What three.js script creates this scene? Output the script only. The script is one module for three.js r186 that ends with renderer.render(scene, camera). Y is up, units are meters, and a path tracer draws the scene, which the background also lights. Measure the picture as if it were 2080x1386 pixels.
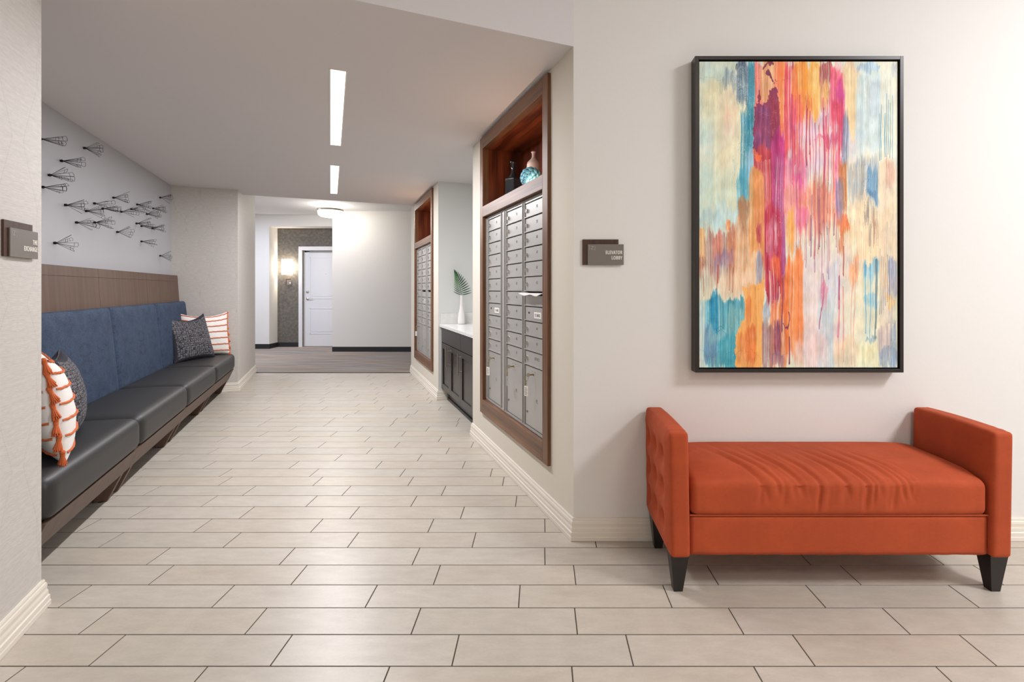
import * as THREE from 'three';
import { RoundedBoxGeometry } from 'three/addons/geometries/RoundedBoxGeometry.js';
import { TextGeometry } from 'three/addons/geometries/TextGeometry.js';
import { FontLoader } from 'three/addons/loaders/FontLoader.js';
import { ImprovedNoise } from 'three/addons/math/ImprovedNoise.js';
import { RectAreaLightUniformsLib } from 'three/addons/lights/RectAreaLightUniformsLib.js';
import { mergeGeometries, mergeVertices, toCreasedNormals } from 'three/addons/utils/BufferGeometryUtils.js';

// ---------------------------------------------------------------- camera, renderer, large lights
const scene = new THREE.Scene();
scene.background = new THREE.Color(0x000000);
const camera = new THREE.PerspectiveCamera(2 * Math.atan(693 / 1010) * 180 / Math.PI, 2080 / 1386, 0.05, 60);
camera.position.set(0, 1.23, 0);
camera.lookAt(0, 1.23, -5);
camera.setViewOffset(2080, 1386, -57, 106, 2080, 1386);      // shift lens: verticals stay vertical
const renderer = new THREE.WebGLRenderer();
renderer.toneMapping = THREE.LinearToneMapping;
renderer.toneMappingExposure = 1.0;
renderer.shadowMap.enabled = true;
RectAreaLightUniformsLib.init();
const LIGHT = { strip: 142, room: 62, fill: 12.5, shelf: 62, flush: 2.2, sconce: 2.8, hall: 56 };

// ---------------------------------------------------------------- frames of reference
const A = Math.atan(426 / 1010), CA = Math.cos(A), SA = Math.sin(A);   // the corridor runs 22.9 degrees to the left
// corridor coordinates: n across (right +), a along (away +)
const cw = (n, y, a) => new THREE.Vector3(n * CA - a * SA, y, -(n * SA + a * CA));
const NR = 1.10, NL = -1.025, NB = -1.687, LOW = 2.42, HIGH = 3.55, HALL = 2.75;
const A0 = 2.1845, ALC0 = 4.06, ALC1 = 5.51, AR = 7.513, AL0 = 2.51, AB = 6.919, AL1 = 8.409;

let seed = 7;
const rnd = () => { seed = (seed + 0x6d2b79f5) | 0; let t = Math.imul(seed ^ (seed >>> 15), 1 | seed); t = (t + Math.imul(t ^ (t >>> 7), 61 | t)) ^ t; return ((t ^ (t >>> 14)) >>> 0) / 4294967296; };
const rr = (a, b) => a + (b - a) * rnd();
const NO = new ImprovedNoise();
const nz = (x, y, z = 0) => NO.noise(x, y, z);
const fbm = (x, y, z = 0, o = 4) => { let s = 0, k = .5; for (let i = 0; i < o; i++) { s += k * NO.noise(x, y, z + i * 7.3); x *= 2.03; y *= 2.03; k *= .5; } return s; };
const lerp = (a, b, t) => a + (b - a) * t, clamp = (x, a = 0, b = 1) => Math.min(b, Math.max(a, x));
const sstep = (a, b, x) => { const t = clamp((x - a) / (b - a)); return t * t * (3 - 2 * t); };

// ---------------------------------------------------------------- textures and materials
function tex(w, h, fn, srgb = true, rx = 1, ry = 1) {
  const d = new Uint8Array(w * h * 4);
  for (let y = 0; y < h; y++) for (let x = 0; x < w; x++) {
    const c = fn(x / w, y / h), i = (y * w + x) * 4;
    d[i] = clamp(c[0], 0, 255); d[i + 1] = clamp(c[1], 0, 255); d[i + 2] = clamp(c[2], 0, 255); d[i + 3] = 255;
  }
  const t = new THREE.DataTexture(d, w, h);
  t.magFilter = THREE.LinearFilter; t.minFilter = THREE.LinearMipmapLinearFilter; t.generateMipmaps = true;
  t.wrapS = t.wrapT = THREE.MirroredRepeatWrapping; t.repeat.set(rx, ry);
  if (srgb) t.colorSpace = THREE.SRGBColorSpace;
  t.needsUpdate = true;
  return t;
}
const grey = (v) => [v, v, v];
const std = (o) => new THREE.MeshStandardMaterial(o);
const phy = (o) => new THREE.MeshPhysicalMaterial(o);

function woodTex(c0, c1, c2, sx, sy, z) {                      // grain runs along v
  return tex(512, 512, (u, v) => {
    const w = fbm(u * 3 * sx, v * .7, z, 3) * .6;
    const g = .5 + .5 * Math.sin((u * 26 * sx + w * 16));
    const f = fbm(u * 90 * sx, v * 3 * sy, z + 3, 3), b = fbm(u * 8 * sx, v * 1.2, z + 9, 3);
    let t = clamp(.42 + .25 * (g - .5) + .55 * f + .7 * b);
    const c = t < .5 ? c0.map((k, i) => lerp(k, c1[i], t * 2)) : c1.map((k, i) => lerp(k, c2[i], t * 2 - 1));
    return c;
  }, true, 2, 1);
}
const walnutT = woodTex([72, 45, 28], [118, 79, 50], [152, 108, 72], 1, 1, 1);
const walnutH = walnutT.clone(); walnutH.rotation = Math.PI / 2; walnutH.needsUpdate = true;
const redWoodT = woodTex([60, 25, 12], [112, 52, 26], [156, 82, 44], 1, 1, 5);
const redWoodH = redWoodT.clone(); redWoodH.rotation = Math.PI / 2; redWoodH.needsUpdate = true;
const oakT = woodTex([84, 64, 51], [97, 75, 61], [108, 85, 70], 1.4, 1, 12);
const plasterB = tex(256, 256, (u, v) => grey(128 + 90 * fbm(u * 40, v * 40, 2, 3)), false, 1.4, 1.4);
const ripple = tex(512, 512, (u, v) => {                       // woven paper: fine wavy ribs, long loose curves
  const y = v * 70 + 1.3 * fbm(u * 5, v * 5, 3, 3) * 2.2 + .25 * Math.sin(u * 50);
  let b = 128 + 62 * Math.sin(y * 6.283) * (.6 + .8 * fbm(u * 9, v * 9, 8, 2));
  for (let k = 0; k < 5; k++) {
    const cx = .1 + k * .2 + .12 * Math.sin(v * (4 + k) + k * 2.1) + .05 * v, d = Math.abs(u - cx);
    if (d < .004) b -= 60 * (1 - d / .004);
  }
  return grey(b);
}, false, 1.7, 1.7);
const wallpaperC = tex(512, 512, (u, v) => {
  let t = fbm(u * 14, v * 60, 4, 3) * 16;
  for (let k = 0; k < 5; k++) {
    const cx = .1 + k * .2 + .12 * Math.sin(v * (4 + k) + k * 2.1) + .05 * v, d = Math.abs(u - cx);
    if (d < .004) t -= 14 * (1 - d / .004);
  }
  return [206 + t, 201 + t, 195 + t];
}, true, 1.7, 1.7);
const tileT = tex(1024, 1024, (u, v) => {
  const a = fbm(u * 4, v * 10, 1, 4), b = fbm(u * 70, v * 130, 5, 2), c = fbm(u * 12, v * 34, 8, 3);
  const t = 10 * a + 7 * b + 12 * c;
  return [190 + t, 182 + t, 170 + t];
}, true, 1, 1);
const carpetT = tex(1024, 1024, (u, v) => {
  const row = v * 170, s = fbm(u * 2.2, row * .9, 2, 3), s2 = fbm(u * 6, row * 2.2, 7, 2), hue = fbm(u * 1.6, v * 5, 11, 2);
  const t = 110 * s + 90 * s2, w = clamp(.6 + 1.8 * hue);
  return [lerp(138, 156, w) + t, lerp(133, 138, w) + t, lerp(130, 121, w) + t];
}, true, .36, .36);
const hallPaperT = tex(512, 512, (u, v) => {                   // mottled grey paper of small overlapping flecks
  const cx = Math.floor(u * 34), cy = Math.floor(v * 60 + (cx % 2) * .5);
  const h = ((Math.sin(cx * 127.1 + cy * 311.7) * 43758.5453) % 1 + 1) % 1, h2 = fbm(u * 22, v * 22, 3, 3), h3 = fbm(u * 4, v * 4, 9, 2);
  const t = (h - .5) * 10 + h2 * 30 + h3 * 14;
  return [104 + t, 98 + t, 90 + t];
}, true, .8, .8);
const velvetT = tex(1024, 1024, (u, v) => {                    // blue velvet with short dark slubs across
  const a = fbm(u * 24, v * 260, 2, 3), b = fbm(u * 6, v * 5, 6, 4), c = fbm(u * 40, v * 300, 9, 2), e = fbm(u * 7, v * 16, 14, 4);
  const t = 38 * a + 18 * b, dark = sstep(.20, .5, c * 1.3 + .8 * e) * 36;
  return [46 + t - dark, 63 + t - dark, 86 + t * 1.1 - dark];
}, true, 1.6, 1.6);
const napT = tex(512, 512, (u, v) => { const t = 22 * fbm(u * 7, v * 7, 3, 4) + 8 * fbm(u * 60, v * 60, 5, 2); return [176 + t, 72 + t * .6, 32 + t * .35]; }, true, 1.2, 1.2);
const weaveB = tex(256, 256, (u, v) => grey(128 + 60 * Math.sin(u * 402) * Math.sin(v * 402)), false, 4, 4);
const hideB = tex(512, 512, (u, v) => grey(128 + 90 * fbm(u * 70, v * 70, 2, 3)), false, 3, 3);
const quartzT = tex(256, 256, (u, v) => { const t = 14 * fbm(u * 9, v * 9, 2, 4); return [226 + t, 226 + t, 223 + t]; }, true, 2, 2);

const M = {
  wallWarm: std({ color: 0xe8e6e2, roughness: .75, bumpMap: plasterB, bumpScale: .0006 }),
  wallCorr: std({ color: 0xddd6c8, roughness: .75, bumpMap: plasterB, bumpScale: .0006 }),
  wallAlcove: std({ color: 0xdadcd9, roughness: .75, bumpMap: plasterB, bumpScale: .0006 }),
  wallHall: std({ color: 0xe6e3de, roughness: .8, bumpMap: plasterB, bumpScale: .0006 }),
  ceilingHall: std({ color: 0xe9e7e5, roughness: .9, bumpMap: plasterB, bumpScale: .0005 }),
  ceiling: std({ color: 0xd6d2d2, roughness: .9, bumpMap: plasterB, bumpScale: .0005 }),
  paperGrey: std({ color: 0xafafb2, roughness: .7, bumpMap: ripple, bumpScale: .0002 }),
  paper: std({ map: wallpaperC, roughness: .62, bumpMap: ripple, bumpScale: .0004 }),
  hallPaper: std({ map: hallPaperT, roughness: .7 }),
  trim: std({ color: 0xe8e1d4, roughness: .42 }),
  blackBase: std({ color: 0x232326, roughness: .5 }),
  grout: std({ color: 0x4c4238, roughness: .95 }),
  tiles: [0xffffff, 0xfafaf9, 0xfcfaf7].map((c) => std({ map: tileT, color: c, roughness: .35 })),
  carpet: std({ map: carpetT, roughness: .98 }),
  walnut: std({ map: walnutT, roughness: .38 }),
  walnutH: std({ map: walnutH, roughness: .38 }),
  redWood: std({ map: redWoodT, roughness: .36 }),
  redWoodH: std({ map: redWoodH, roughness: .33 }),
  oak: std({ map: oakT, roughness: .5 }),
  metal: std({ color: 0xb2b0ac, roughness: .36, metalness: .3 }),
  metalDark: std({ color: 0x868583, roughness: .42, metalness: .3 }),
  chrome: std({ color: 0xcfcac2, roughness: .2, metalness: 1 }),
  steel: std({ color: 0xb9b2a8, roughness: .28, metalness: 1 }),
  brass: std({ color: 0xb08d4a, roughness: .3, metalness: 1 }),
  ink: std({ color: 0x6a6a6a, roughness: .7 }),
  hole: std({ color: 0x060606, roughness: .9 }),
  whitePlastic: std({ color: 0xece8e0, roughness: .5 }),
  paperWhite: std({ color: 0xeae8e4, roughness: .8, side: THREE.DoubleSide }),
  espresso: std({ color: 0x282321, roughness: .34 }),
  quartz: std({ map: quartzT, roughness: .2 }),
  ceramic: phy({ color: 0xeeeae6, roughness: .35, clearcoat: .3, clearcoatRoughness: .2 }),
  blush: phy({ color: 0xe0c8bd, roughness: .5, clearcoat: .15 }),
  glassDark: phy({ color: 0x3a3f42, roughness: .08, transmission: .55, ior: 1.5, thickness: .01 }),
  tealDeep: phy({ color: 0x3f97a6, roughness: .4 }),
  teal: phy({ color: 0x7ccbe4, roughness: .3, clearcoat: .6, clearcoatRoughness: .15 }),
  leaf: std({ color: 0x1f4a2c, roughness: .5, side: THREE.DoubleSide }),
  leafLight: std({ color: 0x4d7a46, roughness: .5, side: THREE.DoubleSide }),
  velvetBlue: phy({ map: velvetT, roughness: .8, sheen: .4, sheenRoughness: .45, sheenColor: new THREE.Color(0x6f86a0), bumpMap: weaveB, bumpScale: .0004 }),
  vinyl: std({ color: 0x2a2a2a, roughness: .47, bumpMap: hideB, bumpScale: .0004 }),
  orange: phy({ map: napT, roughness: .85, sheen: .5, sheenRoughness: .45, sheenColor: new THREE.Color(0xe08a66) }),
  legDark: std({ color: 0x1b1512, roughness: .32 }),
  darkWood: std({ color: 0x3a221a, roughness: .45 }),
  wire: std({ color: 0x111111, roughness: .5, metalness: .4 }),
  white: std({ color: 0xe9e6e1, roughness: .9, bumpMap: weaveB, bumpScale: .0005 }),
  yarn: std({ color: 0xcf6a3c, roughness: .95 }),
  doorWhite: std({ color: 0xe2e2e3, roughness: .45 }),
  signGrey: std({ color: 0x77706a, roughness: .45 }),
  signText: std({ color: 0xeeeae0, roughness: .5 }),
  signMark: std({ color: 0xa7a19b, roughness: .5 }),
  signWood: std({ map: woodTex([42, 24, 16], [70, 42, 28], [92, 60, 40], 2, 1, 21), roughness: .4 }),
  frame: std({ color: 0x2b2523, roughness: .35, metalness: .2 }),
  frameIn: std({ color: 0x0e0c0c, roughness: .6 }),
};
const glow = (hex, k) => std({ color: 0x111111, emissive: new THREE.Color(hex), emissiveIntensity: k, roughness: .6 });

// ---------------------------------------------------------------- geometry helpers
function boxUV(g0, s = 1, ox = 0, oy = 0) {                     // uv in metres, by the axis each face looks along
  const g = g0.index ? g0.toNonIndexed() : g0, p = g.attributes.position, uv = new Float32Array(p.count * 2);
  const a = new THREE.Vector3(), b = new THREE.Vector3(), c = new THREE.Vector3();
  for (let i = 0; i < p.count; i += 3) {
    a.fromBufferAttribute(p, i); b.fromBufferAttribute(p, i + 1); c.fromBufferAttribute(p, i + 2);
    const n = b.clone().sub(a).cross(c.clone().sub(a)), x = Math.abs(n.x), y = Math.abs(n.y), z = Math.abs(n.z);
    [a, b, c].forEach((v, k) => {
      const q = y >= x && y >= z ? [v.x, v.z] : x >= z ? [v.z, v.y] : [v.x, v.y];
      uv[(i + k) * 2] = q[0] * s + ox; uv[(i + k) * 2 + 1] = q[1] * s + oy;
    });
  }
  g.setAttribute('uv', new THREE.BufferAttribute(uv, 2));
  return g;
}
function bx(x0, x1, y0, y1, z0, z1, r = 0) {
  const w = x1 - x0, h = y1 - y0, d = z1 - z0;
  const g = r > 0 ? new RoundedBoxGeometry(w, h, d, 1, Math.min(r, w / 2.01, h / 2.01, d / 2.01)) : new THREE.BoxGeometry(w, h, d);
  g.translate((x0 + x1) / 2, (y0 + y1) / 2, (z0 + z1) / 2);
  return boxUV(g);
}
function strip(g) { const q = g.index ? g.toNonIndexed() : g; for (const k of Object.keys(q.attributes)) if (!['position', 'normal', 'uv'].includes(k)) q.deleteAttribute(k); if (!q.attributes.uv) boxUV(q); return q; }
const merge = (list) => list.length === 1 ? strip(list[0]) : mergeGeometries(list.map(strip), false);
function cyl(r0, r1, h, seg, x, y, z, ax = 'y') {
  const g = new THREE.CylinderGeometry(r1, r0, h, seg);
  if (ax === 'z') g.rotateX(Math.PI / 2); if (ax === 'x') g.rotateZ(-Math.PI / 2);
  return g.translate(x, y, z);
}
function rod(p, q, r, seg = 6) {
  const d = q.clone().sub(p), g = new THREE.CylinderGeometry(r, r, d.length(), seg, 1);
  g.applyQuaternion(new THREE.Quaternion().setFromUnitVectors(new THREE.Vector3(0, 1, 0), d.clone().normalize()));
  return g.translate((p.x + q.x) / 2, (p.y + q.y) / 2, (p.z + q.z) / 2);
}
const V = (x, y, z) => new THREE.Vector3(x, y, z);
function prism(pts, z0, z1) {                                   // polygon in x,y drawn out along z
  const g = new THREE.ExtrudeGeometry(new THREE.Shape(pts.map((p) => new THREE.Vector2(p[0], p[1]))), { depth: z1 - z0, bevelEnabled: false });
  return boxUV(g.translate(0, 0, z0));
}
const lathe = (pts, seg = 32) => new THREE.LatheGeometry(pts.map((p) => new THREE.Vector2(p[0], p[1])), seg);
function softBox(w, h, d, r, sx, sy, sz, fn, uvs = 1) {         // upholstered block: rounded edges, then shaped by fn
  let g = new THREE.BoxGeometry(w, h, d, sx, sy, sz);
  g.deleteAttribute('uv'); g.deleteAttribute('normal'); g = mergeVertices(g, 1e-5);
  const p = g.attributes.position, v = V(0, 0, 0), c = V(0, 0, 0);
  for (let i = 0; i < p.count; i++) {
    v.fromBufferAttribute(p, i);
    c.set(clamp(v.x, -w / 2 + r, w / 2 - r), clamp(v.y, -h / 2 + r, h / 2 - r), clamp(v.z, -d / 2 + r, d / 2 - r));
    const e = v.clone().sub(c);
    if (e.lengthSq() > 1e-12) v.copy(c).addScaledVector(e.normalize(), r);
    if (fn) fn(v);
    p.setXYZ(i, v.x, v.y, v.z);
  }
  g.computeVertexNormals();
  return boxUV(g.toNonIndexed(), uvs);
}
function creased(g, ang = .6) { const q = g.clone(); q.deleteAttribute('normal'); return toCreasedNormals(q, ang); }

// ---------------------------------------------------------------- scene-building helpers
const used = new Map();
function numbered(name) { const k = used.get(name) ?? 0; used.set(name, k + 1); return k ? name + '_' + String(k).padStart(3, '0') : name; }
function mesh(name, geo, mat, parent) {
  const m = new THREE.Mesh(geo, mat); m.name = parent ? name : numbered(name); m.castShadow = m.receiveShadow = true;
  (parent ?? scene).add(m); return m;
}
function part(parent, name, geo, mat, label) {
  const n = parent.children.filter((c) => c.name.replace(/_\d{3}$/, '') === name).length;
  const m = mesh(n ? name + '_' + String(n).padStart(3, '0') : name, geo, mat, parent);
  if (label) m.userData.label = label;
  return m;
}
function thing(name, label, category, pos, ry = 0, group) {
  const o = new THREE.Group(); o.name = numbered(name); o.position.copy(pos); o.rotation.y = ry;
  o.userData = { label, category }; if (group) o.userData.group = group;
  scene.add(o); return o;
}
function copyOf(root, label, pos, ry, group) {
  const c = root.clone(); c.name = numbered(root.name.replace(/_\d{3}$/, '')); c.position.copy(pos); c.rotation.y = ry;
  c.userData = { label, category: root.userData.category }; if (group ?? root.userData.group) c.userData.group = group ?? root.userData.group;
  scene.add(c); return c;
}
function struct(name, geo, mat, corridor = false) {
  const m = mesh(name, geo, mat); m.userData.kind = 'structure'; if (corridor) m.rotation.y = A; return m;
}
// a box given in corridor coordinates (n, y, a)
const cbox = (n0, n1, y0, y1, a0, a1) => bx(n0, n1, y0, y1, -a1, -a0);
function areaLight(parent, color, intensity, w, h, pos, dir) {
  const l = new THREE.RectAreaLight(color, intensity, w, h); l.position.copy(pos); parent.add(l);
  l.rotation.copy(new THREE.Euler().setFromQuaternion(new THREE.Quaternion().setFromUnitVectors(V(0, 0, -1), dir)));
  l.name = 'area_light'; return l;
}

// ---------------------------------------------------------------- floor
const floor = struct('floor', bx(-6.5, 5.2, -.12, -.0015, -7.6, 3.2), M.grout);
{
  const W = .5925, P = .1484, Z0 = 1.6205, G = .0044, phase = [.103, .3046, .133, .5095, .149, .022, .269, .025, .166, .454, .005, .358, .266, .059, .308, .484, .058, .3655, .028, .198, .4325];
  const vary = [];
  for (let k = 0; k < 6; k++) {
    const g = new RoundedBoxGeometry(W - G, .008, P - G, 1, .0009); const b = boxUV(g, 1, k * .37, k * .53);
    vary.push(b);
  }
  const far = [];
  for (let i = -14; i < 39; i++) {
    const zc = Z0 + P * (i - .5), ph = i >= 0 && i < phase.length ? phase[i] : rnd() * W;
    // the corridor walls bound the row
    let xl = Math.min((NL - .02 - zc * SA) / CA, 9), xr;
    if (zc > 2.2 && zc < 6.2) xl = (NB - zc * SA) / CA;
    const nr = zc > 4.1 && zc < 5.6 ? 1.45 : NR;
    xr = zc < 2.5 ? (zc > .7 ? 2.65 : 5) : (nr - zc * SA) / CA + .1;
    xl -= .1;
    for (let k = Math.floor((xl - ph) / W); ph + k * W < xr; k++) {
      const xc = ph + (k + .5) * W;
      const g = vary[(rnd() * 6) | 0];
      if (zc > .95) {
        const t = part(floor, 'tile', g, M.tiles[(rnd() * 3) | 0]); t.position.set(xc, -.004 - rnd() * .0003, -zc); 
      } else far.push(g.clone().translate(xc, -.004, -zc));
    }
  }
  const f = part(floor, 'tile_field', merge(far), M.tiles[0]); f.userData.kind = 'stuff';
}
struct('floor_hall', bx(-9.2, 1.2, -.1, .004, -11.2, -7.33), M.carpet);

// ---------------------------------------------------------------- walls and ceilings
{
  // near room
  struct('wall_right', bx(.164, 5.0, 0, HIGH, -2.60, -2.44), M.wallWarm);
  struct('wall_room_right', bx(5.0, 5.15, 0, HIGH, -2.6, 3.15), M.wallWarm);
  struct('wall_room_back', bx(-.2, 5.15, 0, HIGH, 3.0, 3.15), M.wallWarm);
  struct('wall_left', cbox(NL - .66, NL, 0, HIGH, -2.85, AL0), M.paper, true);
  struct('ceiling_room', bx(-3.4, 5.15, HIGH, HIGH + .1, -2.6, 3.15), M.ceiling);
  // lowered corridor ceiling
  struct('ceiling_corridor', cbox(-1.84, 1.80, LOW, HIGH + .05, A0, 7.254), M.ceiling, true);
  // right wall of the corridor, with an opening for each set of mailboxes
  const rightWall = (name, a0, a1, c, m) => {
    const s = new THREE.Shape([[-a1, 0], [-a0, 0], [-a0, LOW], [-a1, LOW]].map((p) => new THREE.Vector2(...p)));
    const h = [[-(c + .6), .32], [-(c - .6), .32], [-(c - .6), 2.36], [-(c + .6), 2.36]].map((p) => new THREE.Vector2(...p));
    s.holes.push(new THREE.Path(h));
    const g = new THREE.ExtrudeGeometry(s, { depth: .6, bevelEnabled: false });
    g.rotateY(Math.PI / 2);                                     // shape x -> -z
    g.scale(1, 1, -1); g.translate(NR, 0, 0);
    const q = g.index ? g.toNonIndexed() : g, p = q.attributes.position;   // mirrored: turn the triangles round
    for (let i = 0; i < p.count; i += 3) { const t = [p.getX(i), p.getY(i), p.getZ(i)]; p.setXYZ(i, p.getX(i + 1), p.getY(i + 1), p.getZ(i + 1)); p.setXYZ(i + 1, ...t); }
    q.computeVertexNormals();
    return struct(name, boxUV(q), m, true);
  };
  rightWall('wall_corridor_near', A0, ALC0, 3.1155, M.wallCorr);
  rightWall('wall_corridor_far', ALC1, AR, 6.44, M.wallCorr);
  struct('wall_alcove_back', cbox(1.70, 1.82, 0, LOW, ALC0 - .1, ALC1 + .1), M.wallAlcove, true);
  struct('wall_alcove_end', cbox(NR + .001, 1.70, 0, LOW, ALC1 - .004, ALC1 + .02), M.wallAlcove, true);
  // bench recess
  struct('wall_bench_back', cbox(NB - .14, NB, 0, LOW, AL0, AB), M.paperGrey, true);
  struct('wall_bench_end', cbox(NB - .14, NL, 0, HALL + .05, AB, AL1), M.paper, true);
  // hall beyond
  struct('wall_hall_white', bx(-4.053, 1.2, 0, HALL, -9.9, -9.70), M.wallHall);
  struct('wall_hall_left', bx(-9.2, -5.544, 0, HALL, -10.62, -10.18), M.wallHall);
  struct('wall_hall_header', bx(-5.544, -4.0, 2.51, HALL, -10.62, -10.18), M.wallHall);
  struct('wall_hall_recess', bx(-5.6, -5.005, 0, 2.6, -10.64, -10.50), M.hallPaper);
  struct('wall_hall_over_door', bx(-5.005, -4.0, 2.06, 2.6, -10.64, -10.50), M.hallPaper);
  struct('wall_hall_behind_door', bx(-5.6, -3.9, 0, 2.6, -10.8, -10.66), M.wallHall);
  struct('wall_hall_recess_side', bx(-4.053, -3.9, 0, HALL, -10.66, -9.9), M.wallHall);
  struct('wall_hall_end_left', bx(-9.3, -9.2, 0, HALL, -10.7, -7.2), M.wallHall);
  struct('wall_hall_end_right', bx(1.2, 1.3, 0, HALL, -10, -7.0), M.wallHall);
  struct('wall_hall_front_left', bx(-9.3, -4.8, 0, HALL, -7.4, -7.25), M.wallHall);
  struct('wall_hall_front_right', bx(-1.4, 1.3, 0, HALL, -7.45, -7.30), M.wallHall);
  struct('ceiling_hall', bx(-9.3, 1.3, HALL, HALL + .1, -10.7, -6.0), M.ceilingHall);
}

// ---------------------------------------------------------------- baseboards: a moulded profile swept along each wall
const MOULD = [[0, .107], [.006, .107], [.008, .102], [.008, .095], [.011, .091], [.013, .082], [.012, .068], [.015, .058], [.015, .044], [.019, .040], [.019, .022], [.021, .018], [.021, .001], [0, .001]];
const PLAIN = [[0, .10], [.006, .10], [.008, .097], [.008, .001], [0, .001]];
function baseboard(name, path, prof, mat) {                     // path of [X, Z] in plan; the wall lies to the left of travel, the board to the right
  const pts = path.map((p) => new THREE.Vector2(p[0], p[1])), off = [];
  for (let i = 0; i < pts.length; i++) {
    const d0 = i ? pts[i].clone().sub(pts[i - 1]).normalize() : null, d1 = i < pts.length - 1 ? pts[i + 1].clone().sub(pts[i]).normalize() : null;
    const r = (d) => new THREE.Vector2(d.y, -d.x);
    const a = r(d0 ?? d1), b = r(d1 ?? d0), m = a.clone().add(b).normalize();
    off.push(m.multiplyScalar(1 / m.dot(a)));
  }
  const v = [];
  const P = (i, k) => [pts[i].x + off[i].x * prof[k][0], prof[k][1], -(pts[i].y + off[i].y * prof[k][0])];
  for (let i = 0; i + 1 < pts.length; i++) for (let k = 0; k + 1 < prof.length; k++) {
    const a = P(i, k), b = P(i + 1, k), c = P(i + 1, k + 1), d = P(i, k + 1);
    v.push(...a, ...d, ...b, ...b, ...d, ...c);
  }
  for (const [i, s] of [[0, 1], [pts.length - 1, -1]]) for (let k = 1; k + 2 < prof.length; k++) {
    const a = P(i, 0), b = P(i, k), c = P(i, k + 1);
    v.push(...a, ...(s > 0 ? [...c, ...b] : [...b, ...c]));
    if (k + 3 === prof.length) { const e = P(i, k + 1), f = P(i, k + 2); v.push(...a, ...(s > 0 ? [...f, ...e] : [...e, ...f])); }
  }
  const g = new THREE.BufferGeometry(); g.setAttribute('position', new THREE.BufferAttribute(new Float32Array(v), 3)); g.computeVertexNormals();
  const m = struct(name, boxUV(g), mat); return m;
}
const cp = (n, a) => [n * CA - a * SA, n * SA + a * CA];
baseboard('baseboard_right', [[5.0, 2.44], [.164, 2.44], cp(NR, ALC0), cp(NR + .05, ALC0)].reverse(), MOULD, M.trim);
baseboard('baseboard_corridor_far', [cp(NR, AR), cp(NR, ALC1), cp(NR + .10, ALC1)].slice(), MOULD, M.trim);
baseboard('baseboard_left', [cp(NL, -2.6), cp(NL, AL0), cp(NL - .05, AL0)], MOULD, M.trim);
baseboard('baseboard_bench_end', [cp(NB + .45, AB), cp(NL, AB), cp(NL, AL1)], MOULD, M.trim);
baseboard('baseboard_hall_white', [[1.2, 9.7], [-4.053, 9.7]].reverse(), PLAIN, M.blackBase);
baseboard('baseboard_hall_left', [[-9.2, 10.18], [-5.544, 10.18], [-5.544, 10.5], [-5.10, 10.5]], PLAIN, M.blackBase);

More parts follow.
